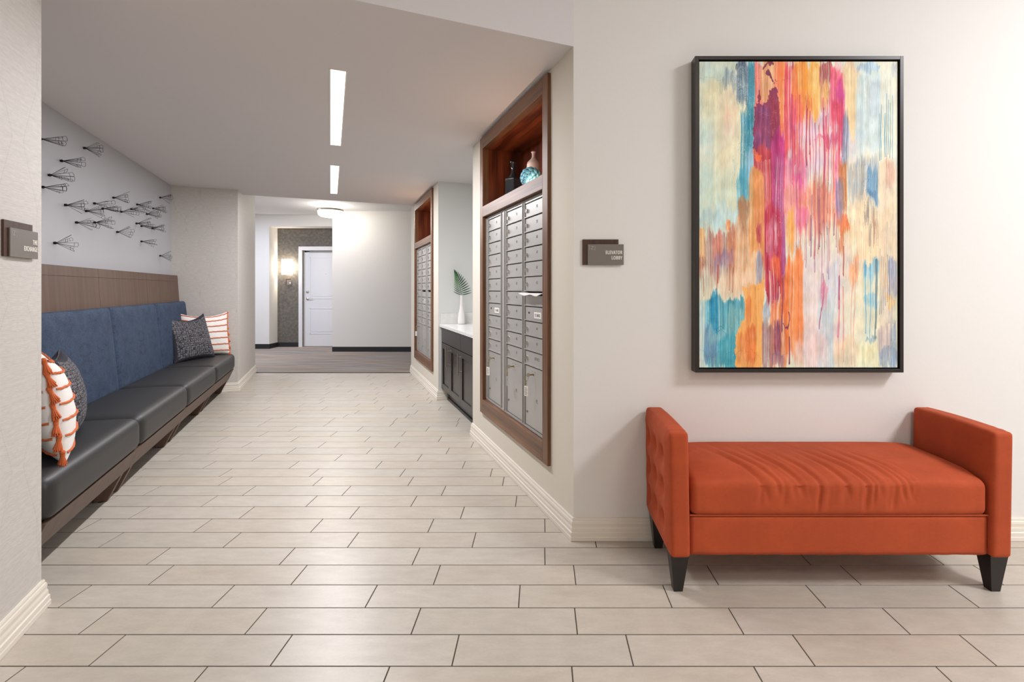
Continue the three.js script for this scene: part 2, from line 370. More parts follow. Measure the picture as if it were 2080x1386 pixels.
// ---------------------------------------------------------------- lamps
{
  // two long linear lights set flush in the corridor ceiling
  const strip1 = (label, a0) => {
    const t = thing('linear_ceiling_light', label, 'ceiling light', cw(.04, LOW, a0 + .765), A, 'linear lights of the corridor ceiling');
    part(t, 'housing', merge([bx(-.045, -.038, -.003, .03, -.77, .77), bx(.038, .045, -.003, .03, -.77, .77), bx(-.038, .038, -.003, .03, -.77, -.763), bx(-.038, .038, -.003, .03, .763, .77)]), M.whitePlastic);
    part(t, 'diffuser', bx(-.038, .038, -.002, .01, -.763, .763), glow(0xfffaf2, 3.2), 'glowing white diffuser');
    areaLight(t, 0xf7f6fb, LIGHT.strip, .076, 1.526, V(0, -.006, 0), V(0, -1, 0)).rotateZ(0);
  };
  strip1('long white linear light recessed in the corridor ceiling, the nearer and larger of the two', 2.915);
  strip1('short-looking white linear light recessed in the corridor ceiling, the farther of the two', 5.185);
  // flush lamp of the far hall
  const f = thing('ceiling_lamp', 'round white drum lamp with a metal rim under the far hall ceiling', 'ceiling lamp', V((671 - 1097) / 1010 * 9.0, 2.52, -9.0));
  part(f, 'rim', lathe([[.217, .15], [.222, .15], [.226, .147], [.226, .122], [.222, .118], [.217, .118], [.217, .15]], 48), M.steel, 'brushed metal rim');
  part(f, 'band', new THREE.TorusGeometry(.215, .003, 8, 48).rotateX(Math.PI / 2).translate(0, .066, 0), M.steel);
  part(f, 'shade', lathe([[0, 0], [.09, .003], [.165, .016], [.205, .045], [.214, .08], [.214, .117], [0, .117]], 40), glow(0xfff8ee, 2.6), 'glowing frosted glass shade');
  part(f, 'stem', cyl(.03, .03, HALL - 2.52 - .14, 20, 0, .14 + (HALL - 2.66) / 2, 0), M.steel);
  part(f, 'cross_bar', bx(-.216, .216, .128, .140, -.012, .012, .002), M.steel);
  const pl = new THREE.PointLight(0xfffaf2, LIGHT.flush, 0, 2); pl.position.set(0, .07, 0); pl.shadow.radius = 5; f.add(pl); pl.name = 'point_light';
  // wall sconce beside the far door
  const s = thing('wall_sconce', 'white bent-glass wall sconce glowing beside the far apartment door', 'wall lamp', V(-5.31, 1.53, -10.5));
  const arc = []; for (let i = 0; i <= 12; i++) { const u = i / 12 * 2 - 1; arc.push([u * .12, .095 - .03 * u * u]); } for (let i = 12; i >= 0; i--) { const u = i / 12 * 2 - 1; arc.push([u * .12, .089 - .03 * u * u]); }
  const sh = new THREE.ExtrudeGeometry(new THREE.Shape(arc.map((p) => new THREE.Vector2(p[0], -p[1]))), { depth: .32, bevelEnabled: false }); sh.rotateX(-Math.PI / 2);
  part(s, 'shade', boxUV(sh), glow(0xfff6e6, 2.8), 'glowing white glass shade');
  part(s, 'back_plate', bx(-.05, .05, .05, .27, 0, .012, .003), M.steel);
  part(s, 'arm', cyl(.008, .008, .08, 10, 0, .16, .05, 'z'), M.steel);
  for (const [x, y] of [[-.05, .012], [.05, .012], [-.05, .308], [.05, .308]]) part(s, 'clip', cyl(.008, .008, .012, 12, x, y, .09, 'z'), M.steel);
  const sp = new THREE.PointLight(0xfff0da, LIGHT.sconce, 0, 2); sp.position.set(0, .16, .055); sp.shadow.radius = 3; s.add(sp); sp.name = 'point_light';
  // panels in the ceiling of the near room and of the hall, outside the picture
  const panel = (label, x, z, y, w, d, k, hex) => {
    const t = thing('ceiling_panel_light', label, 'ceiling light', V(x, y, -z));
    part(t, 'frame', merge([bx(-w / 2 - .02, w / 2 + .02, -.012, 0, -d / 2 - .02, -d / 2), bx(-w / 2 - .02, w / 2 + .02, -.012, 0, d / 2, d / 2 + .02), bx(-w / 2 - .02, -w / 2, -.012, 0, -d / 2, d / 2), bx(w / 2, w / 2 + .02, -.012, 0, -d / 2, d / 2)]), M.whitePlastic);
    part(t, 'diffuser', bx(-w / 2, w / 2, -.008, 0, -d / 2, d / 2), glow(hex, 2));
    areaLight(t, hex, k, w, d, V(0, -.014, 0), V(0, -1, 0));
  };
  panel('square light panel in the near room ceiling, to the right of the orange bench', 3.7, .3, HIGH, .9, .9, LIGHT.room, 0xf8f8fc);
  panel('square light panel in the near room ceiling, behind the camera', 1.6, -1.3, HIGH, .9, .9, LIGHT.fill, 0xfff6ea);
  panel('square light panel in the far hall ceiling, left of the round lamp', -5.6, 8.5, HALL, .6, .6, LIGHT.hall, 0xe2eaff);
}
// @@A
// ---------------------------------------------------------------- bench units along the recess
{
  const U = 1.07, G = 'bench units along the papered recess';
  const unit = (label, a) => thing('bench_unit', label, 'bench', cw(NB, 0, a), A, G);
  const labels = ['bench unit in the far corner of the recess, under the two far cushions', 'second bench unit from the far corner, bare of cushions', 'third bench unit from the far corner, bare blue back and black seat', 'nearest bench unit, with two cushions on its black seat, partly hidden by the wall'];
  const u = unit(labels[0], AB);
  part(u, 'back_panel', prism([[.004, .86], [.094, .86], [.064, 1.315], [.004, 1.315]], .0015, U - .0015), M.oak);
  part(u, 'top_rail', prism([[.004, 1.3165], [.066, 1.3165], [.060, 1.383], [.004, 1.383]], .0015, U - .0015), M.oak);
  const back = softBox(.105, .66, U - .002, .026, 6, 24, 36, (v) => {
    const e = (1 - Math.pow(Math.abs(v.y) / .33, 4)) * (1 - Math.pow(Math.abs(v.z) / (U / 2), 6));
    if (v.x > 0) v.x += .012 * e;
  });
  back.rotateZ(.092); back.translate(.118, .757, U / 2);
  part(u, 'back_cushion', back, M.velvetBlue);
  const seat = softBox(.50, .185, U - .003, .05, 24, 10, 36, (v) => {
    const ez = 1 - Math.pow(Math.abs(v.z) / (U / 2), 14);
    if (v.y > 0) v.y += .010 * (1 - Math.pow(v.x / .25, 2)) * ez;
    if (v.x > 0) v.x += .006 * ez;
    v.y -= .004 * Math.pow(Math.max(0, v.x / .25), 2);
  });
  seat.translate(.383, .3675, U / 2);
  part(u, 'seat_cushion', seat, M.vinyl);
  part(u, 'apron', prism([[.60, .273], [.622, .273], [.567, .148], [.545, .148]], .002, U - .002), M.oak);
  part(u, 'base_frame', merge([bx(.06, .575, .2, .272, .004, U - .004), bx(.06, .54, .15, .2, .03, U - .03)]), M.darkWood);
  const leg = (z0, z1) => prism([[.547, .149], [.566, .149], [.500, .006], [.44, .006], [.44, .149]], z0, z1);
  part(u, 'leg', leg(.055, .095), M.oak); part(u, 'leg', leg(U - .095, U - .055), M.oak);
  part(u, 'leg', bx(.08, .14, .006, .149, .055, .095), M.darkWood); part(u, 'leg', bx(.08, .14, .006, .149, U - .095, U - .055), M.darkWood);
  for (const [x, z] of [[.47, .075], [.47, U - .075], [.11, .075], [.11, U - .075]]) part(u, 'glide', cyl(.018, .018, .006, 14, x, .003, z), M.hole);
  for (let k = 1; k < 4; k++) copyOf(u, labels[k], cw(NB, 0, AB - U * k), A, G);
}

// ---------------------------------------------------------------- cushions on the bench
{
  const dashT = tex(512, 512, (u, v) => {                        // short white stitches in blocks, upright and level by turns
    const bu = Math.floor(u * 21), bv = Math.floor(v * 21), fu = u * 21 - bu, fv = v * 21 - bv, up = (bu + bv) % 2;
    const s = up ? fu : fv, l = up ? fv : fu, k = Math.floor(s * 4), h = ((Math.sin(bu * 12.9 + bv * 78.2 + k * 37.7) * 43758.5) % 1 + 1) % 1;
    const on = Math.abs(s * 4 - k - .5) < .2 && l > .06 + h * .25 && l < .72 + h * .25 && h > .22;
    const e = fbm(u * 60, v * 60, 3, 2) * 16, edge = Math.min(u, 1 - u, v, 1 - v) < .045;
    return on && !edge ? [158 + e, 155 + e, 155 + e] : [44 + e, 43 + e, 51 + e];
  });
  const dash = std({ map: dashT, roughness: .92, bumpMap: weaveB, bumpScale: .0005 });
  function pillowPoint(S, T, u, v, side, sag) {
    const px = S / 2 * u * (1 - .075 * (1 - v * v) * Math.abs(u)), py = S / 2 * v * (1 - .075 * (1 - u * u) * Math.abs(v));
    const t = T * Math.pow(Math.max(0, (1 - u * u) * (1 - v * v)), .42) * (1 + .12 * fbm(u * 2 + 3, v * 2, sag, 2));
    return V(px, py - sag * .012 * (1 - u * u) * (v > 0 ? v : 0) * 2.2, side * t);
  }
  function pillowGeo(S, T, sag) {
    const N = 30, pos = [], uv = [], idx = [];
    for (const side of [1, -1]) for (let j = 0; j <= N; j++) for (let i = 0; i <= N; i++) {
      const u = Math.sin((i / N * 2 - 1) * Math.PI / 2), v = Math.sin((j / N * 2 - 1) * Math.PI / 2), p = pillowPoint(S, T, u, v, side, sag);
      pos.push(p.x, p.y, p.z); uv.push(i === 0 ? 0 : (u + 1) / 2, (v + 1) / 2);
    }
    for (let s = 0; s < 2; s++) for (let j = 0; j < N; j++) for (let i = 0; i < N; i++) {
      const a = s * (N + 1) * (N + 1) + j * (N + 1) + i, b = a + 1, c = a + N + 1, d = c + 1;
      s ? idx.push(a, c, b, b, c, d) : idx.push(a, b, c, b, d, c);
    }
    const g = new THREE.BufferGeometry();
    g.setAttribute('position', new THREE.Float32BufferAttribute(pos, 3)); g.setAttribute('uv', new THREE.Float32BufferAttribute(uv, 2)); g.setIndex(idx);
    g.computeVertexNormals();
    return g;
  }
  const T = .085;
  function tassel(s) {                                           // knot, bound neck and a skirt of yarn strands
    const g = [new THREE.SphereGeometry(.011 * s, 12, 8).translate(0, .006 * s, 0), cyl(.009 * s, .010 * s, .014 * s, 12, 0, -.008 * s, 0)];
    for (let k = 0; k < 44; k++) {
      const a = k * 2.4, r = .003 + .0145 * Math.sqrt((k + .5) / 44), L = .058 + .008 * Math.sin(k * 5.1);
      g.push(rod(V(.005 * Math.cos(a) * s, -.014 * s, .005 * Math.sin(a) * s), V(r * Math.cos(a) * s, -L * s, r * Math.sin(a) * s), .0024 * s, 5));
    }
    return merge(g);
  }
  const tas = tassel(1);
  function striped(label, pos, q, sag, S) {
    const t = thing('striped_cushion', label, 'cushion', pos, 0, 'white striped cushions');
    t.quaternion.copy(q);
    part(t, 'cover', pillowGeo(S, T, sag).translate(0, S / 2, 0), M.white);
    const rows = [-.82, -.52, -.22, .08, .38, .68, .93];
    for (const v of rows) for (const side of [1, -1]) {
      const pts = []; for (let i = 0; i <= 26; i++) { const u = -.985 + 1.97 * i / 26, p = pillowPoint(S, T, u, v, side, sag); p.y += S / 2 + .0012 * Math.sin(i * 1.7 + v * 9); p.z += side * .002; pts.push(p); }
      const g = new THREE.TubeGeometry(new THREE.CatmullRomCurve3(pts), 70, .0052, 7);
      const P = g.attributes.position; for (let i = 0; i < P.count; i++) { const k = .0010 * Math.sin(i * 12.7) ; P.setXYZ(i, P.getX(i), P.getY(i) + k, P.getZ(i) + side * Math.abs(k)); }
      part(t, 'stripe', g, M.yarn, 'raised orange yarn stripe');
    }
    for (const v of rows) for (const e of [-1, 1]) {
      const p = pillowPoint(S, T, e * .99, v, 1, sag);
      const m = part(t, 'tassel', tas, M.yarn, 'orange yarn tassel'); m.position.set(p.x + e * .006, p.y + S / 2 + .002, 0); m.scale.setScalar(.95); m.rotation.set(0, v * 3, e * .22);
    }
    return t;
  }
  function plain(label, pos, q, sag, S) {
    const t = thing('patterned_cushion', label, 'cushion', pos, 0, 'black patterned cushions');
    t.quaternion.copy(q);
    part(t, 'cover', pillowGeo(S - .01, T, sag).translate(0, S / 2 - .005, 0), dash);
    const seam = []; for (let k = 0; k <= 80; k++) { const w = k / 80 * 4, s = Math.floor(w) % 4, f = (w - Math.floor(w)) * 2 - 1; const [u, v] = [[f, -1], [1, f], [-f, 1], [-1, -f]][s]; const p = pillowPoint(S - .01, T, u, v, 1, sag); seam.push(V(p.x, p.y + S / 2 - .005, 0)); }
    part(t, 'seam', new THREE.TubeGeometry(new THREE.CatmullRomCurve3(seam, true), 200, .0035, 6, true), dash);
    return t;
  }
  // pose: yaw about the vertical (corridor frame), then lean back
  const pose = (yaw, lean, roll = 0) => new THREE.Quaternion().setFromAxisAngle(V(0, 1, 0), A + yaw).multiply(new THREE.Quaternion().setFromAxisAngle(V(1, 0, 0), -lean)).multiply(new THREE.Quaternion().setFromAxisAngle(V(0, 0, 1), roll));
  const SY = .463;
  striped('white cushion with orange yarn stripes, at the far bench end behind the black one', cw(-1.30, SY, 6.70), pose(.60, .13, 0), 1.2, .50);
  plain('black cushion with white stitched dashes, at the far bench end before the striped one', cw(-1.335, SY, 6.37), pose(1.0, .30, .0), 2.2, .52);
  striped('white cushion with orange stripes and tassels, standing beside the near papered wall', cw(-1.18, SY, 3.035), pose(2.03, .14, 0), .6, .475);
  plain('black cushion with white stitched dashes, behind the near tasselled cushion', cw(-1.27, SY, 3.42), pose(1.86, .16, 0), .6, .44);
}

// ---------------------------------------------------------------- orange upholstered bench under the painting
{
  const t = thing('upholstered_bench', 'orange velvet bench with two raised arms under the painting', 'bench', V(1.206, 0, -2.205));
  const W = 1.374, AW = .080, H0 = .150, H1 = .655, D = .44;
  const buttons = []; for (let r = 0; r < 3; r++) for (let c = 0; c < 3; c++) buttons.push([.54 - r * .135 - (c === 1 ? .0 : 0), -.135 + c * .125]);
  const arm = (s) => {
    const h = H1 - H0;
    const g = softBox(AW, h, D, .016, 10, 56, 56, (v) => {
      const y = v.y + h / 2 + H0;
      if (s * v.x > 0) {                                          // outer face, buttoned
        let k = 0; for (const [by, bz] of buttons) { const d = Math.hypot((y - by), (v.z - bz)); k += Math.exp(-d * d / .0011); }
        const inside = sstep(0, .05, h / 2 - Math.abs(v.y)) * sstep(0, .05, D / 2 - Math.abs(v.z));
        v.x += s * inside * (.012 - .034 * Math.min(1, k));
      }
      if (y > H1 - .03) v.y += .006 * (1 - Math.pow(v.z / (D / 2), 2)) + .0012 * Math.sin(v.z * 150) * sstep(.1, .2, v.z);
      if (s * v.x < 0) v.x -= s * .004 * (1 - Math.pow(v.z / (D / 2), 4)) * (1 - Math.pow(v.y / (h / 2), 4));
      v.x += s * (v.y + h / 2) * .016;
    }, 1);
    g.translate(s * (W / 2 - AW / 2 - .004), (H0 + H1) / 2, -.002);
    const m = part(t, 'arm', g, M.orange);
    if (s < 0) for (const [by, bz] of buttons) {
      const b = part(m, 'button', new THREE.SphereGeometry(.0095, 14, 10).scale(.45, 1, 1), M.orange);
      b.position.set(s * (W / 2 - .004 + (by - H0) * .016) + .0195, by, bz - .002);
    }
  };
  arm(-1); arm(1);
  const IW = W - 2 * AW - .010;
  part(t, 'apron', softBox(IW, .162, D - .03, .008, 60, 10, 20, (v) => {
    if (v.y < -.06) v.y += .0007 * Math.sin(v.x * 42) + .0005 * Math.sin(v.x * 97);
    if (v.z > .1) v.z += .0015 * fbm(v.x * 6, v.y * 9, 3, 2);
  }).translate(0, H0 + .083, -.008), M.orange);
  // seat cushion with pulled folds running over its front edge
  const folds = []; for (let k = 0; k < 26; k++) folds.push({ x: -.34 + .026 * k + rr(-.016, .016), w: rr(.006, .014), d: rr(.0018, .0085), l: rr(.2, 1), low: rr(-.05, .045), t: rr(-.5, -.25) });
  const SH = .158;
  part(t, 'seat_cushion', softBox(IW - .004, SH, D - .02, .03, 260, 14, 56, (v) => {
    const zz = v.z / (D / 2), xx = v.x / (IW / 2), top = sstep(-.02, .05, v.y);
    if (v.y > 0) v.y += .024 * (1 - Math.pow(Math.abs(xx), 10)) * (1 - .85 * Math.max(0, zz) * Math.abs(zz)) * top;
    if (v.z > .1) v.y -= .016 * sstep(.1, .21, v.z) * top;
    let f = 0; for (const q of folds) {
      const c = q.x - (v.z - .16) * q.t + .25 * Math.max(0, .03 - v.y) * (q.low > 0 ? 1 : -.6), d = (v.x - c) / (q.w * (1 + 1.6 * (.21 - v.z)));
      const reach = sstep(-.26 * q.l, .10, v.z) * sstep(q.low - .03, q.low + .03, v.y + .012);
      f += q.d * reach * Math.exp(-d * d);
    }
    if (v.z > .17 && v.y < .05) v.z -= f * .8; else v.y -= f;
    v.z += v.z > .15 ? .004 * (1 - xx * xx) : 0;
  }).translate(0, H0 + .164 + SH / 2 - .002, -.004), M.orange);
  part(t, 'seam', merge([rod(V(-IW / 2, H0 + .1655, D / 2 - .022), V(IW / 2, H0 + .1655, D / 2 - .022), .003, 6)]), M.orange);
  for (const [sx, sz] of [[-1, 1], [1, 1], [-1, -1], [1, -1]]) {
    const g = new THREE.BoxGeometry(1, 1, 1), p = g.attributes.position;
    for (let i = 0; i < p.count; i++) { const y = p.getY(i) > 0, w = y ? .072 : .036; p.setXYZ(i, p.getX(i) * w + (y ? 0 : sx * .002), y ? .152 : 0, p.getZ(i) * w); }
    g.computeVertexNormals();
    part(t, 'leg', boxUV(g.translate(sx * (W / 2 - .044), 0, sz * (D / 2 - .052))), M.legDark);
  }
}

// ---------------------------------------------------------------- wall signs
const font = await new FontLoader().loadAsync('fonts/droid/droid_sans_bold.typeface.json');
const fontR = await new FontLoader().loadAsync('fonts/droid/droid_sans_regular.typeface.json');
function text(str, cap, depth, align, sx = 1, f = font, seg = 4) {
  const g = new TextGeometry(str, { font: f, size: cap / .985, depth, curveSegments: seg, bevelEnabled: false });
  g.computeBoundingBox(); const b = g.boundingBox;
  g.translate(align === 'right' ? -b.max.x : align === 'center' ? -(b.max.x + b.min.x) / 2 : -b.min.x, 0, 0);
  return g.scale(sx, 1, 1);
}
function sign(label, pos, ry, lines) {
  const t = thing('wall_sign', label, 'sign', pos, ry, 'room signs');
  part(t, 'wood_plate', bx(0, .176, 0, .125, .001, .008, .0008), M.signWood, 'dark wood plate');
  part(t, 'grey_plate', bx(.0245, .2005, 0, .1005, .0082, .0132, .0008), M.signGrey, 'grey plate');
  lines.forEach((s, i) => part(t, 'lettering', text(s, .0168, .001, 'right', .72).translate(.194, .0525 - i * .0262, .0131), M.signText));
  const z = .0131, m = [bx(.0330, .0347, .0735, .0955, z, z + .0006), bx(.0330, .0362, .0938, .0955, z, z + .0006), bx(.0595, .0612, .0715, .0935, z, z + .0006), bx(.0572, .0612, .0715, .0732, z, z + .0006),
    bx(.0405, .0535, .0905, .0925, z, z + .0006), bx(.0405, .0535, .0755, .0775, z, z + .0006)];
  const d = bx(-.0011, .0011, -.0092, .0092, z, z + .0006); d.rotateZ(-.66); d.translate(.047, .084, 0); m.push(d);
  part(t, 'emblem', merge(m), M.signMark);
  return t;
}
sign('room sign reading elevator lobby, beside the painting', V(.2078, 1.347, -2.44), 0, ['ELEVATOR', 'LOBBY']);
sign('room sign reading the exchange, on the near left papered wall', cw(NL, 1.341, 2.254), A + Math.PI / 2, ['THE', 'EXCHANGE']);

// ---------------------------------------------------------------- wire ornaments on the wallpaper
{
  const G = 'black wire bursts on the wallpaper';
  // hub positions as seen, carried to the wall plane
  const at = (px, py) => { const r = (px - 1097) / 1010, n = NB, a = (CA * n - SA * n * r) / (SA + CA * r), z = SA * n + CA * a; return [a, 1.23 - (py - 587) / 1010 * z]; };
  const hubs = [
    [79, 282, 'wire burst cut off by the near wall edge, upper one'], [169.2, 300.6, 'wire burst alone under the ceiling line, highest of all'], [122.2, 326.7, 'wire burst between the highest one and the near wall edge'],
    [97.8, 355.6, 'wire burst just above the lower one at the near wall edge'], [84, 380, 'wire burst cut off by the near wall edge, lower one'], [130.8, 416.5, 'leftmost wire burst of the middle swarm'],
    [189.8, 413.3, 'wire burst in the swarm left of the middle, upper of an overlapping pair'], [206.3, 423.8, 'wire burst in the swarm left of the middle, lower right of an overlapping pair'], [173, 428.6, 'wire burst tucked under the overlapping pair left of the middle'],
    [228.6, 401.6, 'wire burst at the top of the middle swarm'], [244.4, 430.2, 'wire burst at the very centre of the swarm'], [277.1, 415.6, 'wire burst right of the centre, topmost of a trio'],
    [265.1, 425, 'wire burst right of the centre, left one of a trio'], [323.8, 401.3, 'wire burst in the top right, nearest the recess corner'], [309.5, 423.5, 'wire burst on the right, upper of two below the corner one'],
    [296.8, 434.9, 'wire burst on the right, lower of two below the corner one'], [153, 452, 'wire burst in the lower left row, first of two side by side'], [189.8, 452, 'wire burst in the lower left row, second of two side by side'],
    [236.5, 471.4, 'wire burst alone below the centre of the swarm'], [275.6, 454, 'wire burst in the chain of three at right, first'], [285.7, 459.4, 'wire burst in the chain of three at right, middle'],
    [308, 463.5, 'wire burst in the chain of three at right, last'], [285.7, 490.5, 'wire burst below the chain of three at right'], [323.8, 519.7, 'lowest wire burst, right by the recess corner'], [108.9, 493.7, 'lowest wire burst on the left, above the bench panel']];
  const petal = (() => {
    const L = .122, w = .0165, r = .00115, g = [];
    g.push(rod(V(0, 0, 0), V(w, 0, L), r, 5), rod(V(0, 0, 0), V(-w, 0, L), r, 5), rod(V(w, 0, L), V(0, 0, L + .0035), r, 5), rod(V(-w, 0, L), V(0, 0, L + .0035), r, 5), rod(V(w * .84, 0, L * .84), V(-w * .84, 0, L * .84), r, 5));
    return merge(g);
  })();
  const hub = merge([cyl(.008, .008, .006, 12, 0, 0, .003, 'z'), new THREE.SphereGeometry(.0095, 12, 8).translate(0, 0, .009)]);
  hubs.forEach(([px, py, label], i) => {
    const [a, y] = at(px, py);
    const t = thing('wire_ornament', label.replace('wire burst', 'black wire burst'), 'wall ornament', cw(NB, y, a), A + Math.PI / 2, G);
    part(t, 'hub', hub, M.wire);
    const n = 6 + (i % 2), spin = rnd() * 6;
    for (let k = 0; k < n; k++) {
      const m = part(t, 'petal', petal, M.wire), az = spin + (k + rr(-.2, .2)) / n * Math.PI * 2, po = rr(.16, .62), s = rr(.7, 1.0);
      m.position.set(0, 0, .010); m.scale.setScalar(s);
      m.quaternion.setFromAxisAngle(V(0, 0, 1), az).multiply(new THREE.Quaternion().setFromAxisAngle(V(1, 0, 0), po));
    }
  });
}

// ---------------------------------------------------------------- mailboxes: wooden surround, metal units, keys
{
  const RY = A - Math.PI / 2;
  const place = (ac, x, y, z) => cw(NR - z, y, ac - x);
  // surround, x to the right as one faces it, z out of the wall
  const surround = (label, ac) => {
    const t = thing('mailbox_surround', label, 'cabinet', place(ac, 0, .27, 0), RY, 'walnut mailbox surrounds'), Y = (g) => g.translate(0, -.27, 0);
    part(t, 'stile', Y(bx(-.6575, -.585, .27, 2.40, -.03, .02, .002)), M.walnut); part(t, 'stile', Y(bx(.585, .6575, .27, 2.40, -.03, .02, .002)), M.walnut);
    part(t, 'rail', Y(bx(-.585, .585, 2.311, 2.40, -.03, .02, .002)), M.walnutH); part(t, 'rail', Y(bx(-.585, .585, 1.783, 1.864, -.03, .02, .002)), M.walnutH); part(t, 'rail', Y(bx(-.585, .585, .27, .378, -.03, .02, .002)), M.walnutH);
    part(t, 'niche_back', Y(bx(-.59, .59, 1.84, 2.33, -.32, -.30)), M.redWood); part(t, 'niche_top', Y(bx(-.59, .59, 2.312, 2.33, -.30, -.03)), M.redWoodH);
    part(t, 'niche_side', Y(bx(-.597, -.586, 1.84, 2.312, -.30, -.03)), M.redWood); part(t, 'niche_side', Y(bx(.586, .597, 1.84, 2.312, -.30, -.03)), M.redWood);
    part(t, 'niche_shelf', Y(bx(-.59, .59, 1.84, 1.858, -.30, -.03)), M.redWoodH);
    part(t, 'backing', Y(bx(-.59, .59, .36, 1.80, -.34, -.32)), M.darkWood);
    return t;
  };
  const far = 6.44, near = 3.1155;
  surround('walnut mailbox surround with a lit shelf holding a blue ball, nearest the painting', near);
  surround('walnut mailbox surround beyond the black cabinet, farther from the painting', far);

  const slabs = {};
  const slab = (w, h) => slabs[w + ',' + h] ??= bx(-w / 2, w / 2, -h / 2, h / 2, -.010, 0, .0012);
  const lockG = merge([cyl(.0105, .0095, .010, 18, 0, 0, .005, 'z'), bx(-.0012, .0012, -.005, .005, .0095, .0105)]);
  const oval = lockG.clone().scale(1, 1.25, 1);
  const textCache = {};
  // one metal unit of one or two columns: doors of 305 mm on a 90 mm pitch, parcel lockers below
  function unit(label, ac, x0, x1, cols) {
    const t = thing('mailbox_unit', label, 'mailbox', place(ac, (x0 + x1) / 2, .38, -.012), RY, 'grey metal mailbox units');
    const ox = (x0 + x1) / 2, oy = .38, T = (g) => g.translate(-ox, -oy, 0), TOP = 1.757, P = .09;
    part(t, 'back_plate', T(bx(x0, x1, .381, 1.781, -.05, -.018)), M.metalDark);
    const fr = [bx(x0, x1, 1.757, 1.781, -.018, .000), bx(x0, x1, 1.768, 1.773, 0, .005), bx(x0, x1, .381, .392, -.018, .004)];
    const edges = [x0, ...cols.flatMap((c) => [c.x - .1525, c.x + .1525]), x1];
    for (let k = 0; k < edges.length; k += 2) { fr.push(bx(edges[k], edges[k + 1], .392, 1.757, -.018, -.002)); fr.push(bx(edges[k] + .001, edges[k] + .008, .384, 1.776, -.003, .006, .001)); fr.push(bx(edges[k + 1] - .008, edges[k + 1] - .001, .384, 1.776, -.003, .004, .001)); }
    part(t, 'face_frame', T(merge(fr)), M.metal);
    for (const c of cols) {
      const ledges = [];
      for (let k = 1; k <= 11; k++) ledges.push(bx(c.x - .1525, c.x + .1525, TOP - k * P, TOP - k * P + .0055, -.018, .0035));
      part(t, 'ledge', T(merge(ledges)), M.metal);
      for (let k = 0; k < 11; k++) {
        const e = c.rows[k], y = TOP - (k + .5) * P - .0005;
        if (e === 'slot') {
          const s = part(t, 'mail_slot_panel', bx(-.148, .148, -.04, .018, -.010, 0, .001), M.metal); s.position.set(c.x - ox, y - oy, -.002);
          part(s, 'slot', bx(-.146, .146, .019, .041, -.0155, -.015), M.hole, 'dark open slot');
          continue;
        }
        const d = part(t, 'door', slab(.298, .078), M.metal); d.position.set(c.x - ox, y - oy, -.003);
        if (e === 'MAIL') {
          part(d, 'keyhole', cyl(.006, .006, .004, 12, -.088, .004, .001, 'z'), M.hole);
          const g = merge([bx(-.012, .10, .012, .0135, 0, .0006), bx(-.012, .10, -.0275, -.026, 0, .0006), bx(-.012, -.0105, -.0275, .0135, 0, .0006), bx(.0985, .10, -.0275, .0135, 0, .0006), bx(-.01, .098, -.034, -.0325, 0, .0006)]);
          part(d, 'card_frame', g, M.metalDark);
          part(d, 'card', bx(-.010, .098, -.026, .012, 0, .0004), M.whitePlastic);
          part(d, 'lettering', text('1L MAIL', .017, .0006, 'center', .9, font, 2).translate(.044, -.016, .0004), M.ink);
          continue;
        }
        part(d, 'lock', oval, M.chrome).position.set(-.118, -.004, 0);
        const key = String(e); textCache[key] ??= text(key, .017, .0006, 'center', 1, fontR, 2);
        part(d, 'number', textCache[key], M.ink).position.set(.035, -.004, 0);
      }
      const L = part(t, 'parcel_door', slab(.298, .362), M.metal); L.position.set(c.x - ox, .579 - oy, -.003);
      const plate = merge([cyl(.008, .008, .004, 16, -.018, .140, .002, 'z'), ...[[-.04, .158], [.008, .158], [-.04, .118], [.008, .118]].map(([x, y]) => cyl(.0025, .0025, .002, 10, x, y, .001, 'z'))]);
      part(L, 'lock', plate, M.steel);
      part(L, 'side_lock', cyl(.007, .007, .006, 14, -.118, -.10, .003, 'z').scale(1, 1, 1), M.metalDark);
      textCache[c.parcel] ??= text(c.parcel, .02, .0006, 'center', 1, fontR, 2);
      part(L, 'number', textCache[c.parcel], M.ink).position.set(.035, -.02, 0);
    }
    return t;
  }
  const colA = [30, 29, 27, 25, 26, 28, 24, 'MAIL', 15, 16, 18], colB = [31, 33, 34, 38, 40, 42, 43, 44, 45, 46, 47], colC = [38, 39, 40, 41, 42, 43, 'slot', 'MAIL', 44, 45, 'OFFICE'];
  unit('grey metal mailbox unit of one column, left part of the nearest surround', near, -.5845, -.155, [{ x: -.380, rows: colA, parcel: '1L' }]);
  unit('grey metal mailbox unit of two columns, right part of the nearest surround', near, -.152, .5845, [{ x: .0455, rows: colB, parcel: 'PL' }, { x: .3905, rows: colC, parcel: 'PL' }]);
  const colD = [10, 11, 12, 13, 14, 15, 'slot', 'MAIL', 17, 18, 19], colE = [20, 21, 22, 23, 24, 25, 'slot', 27, 28, 29, 30], colF = [1, 2, 3, 4, 5, 6, 7, 8, 9, 10, 11];
  unit('grey metal mailbox unit of two columns, left part of the farther surround', far, -.5845, .152, [{ x: -.3905, rows: colF, parcel: '1L' }, { x: -.0455, rows: colD, parcel: 'PL' }]);
  unit('grey metal mailbox unit of one column, right part of the farther surround', far, .155, .5845, [{ x: .380, rows: colE, parcel: 'PL' }]);

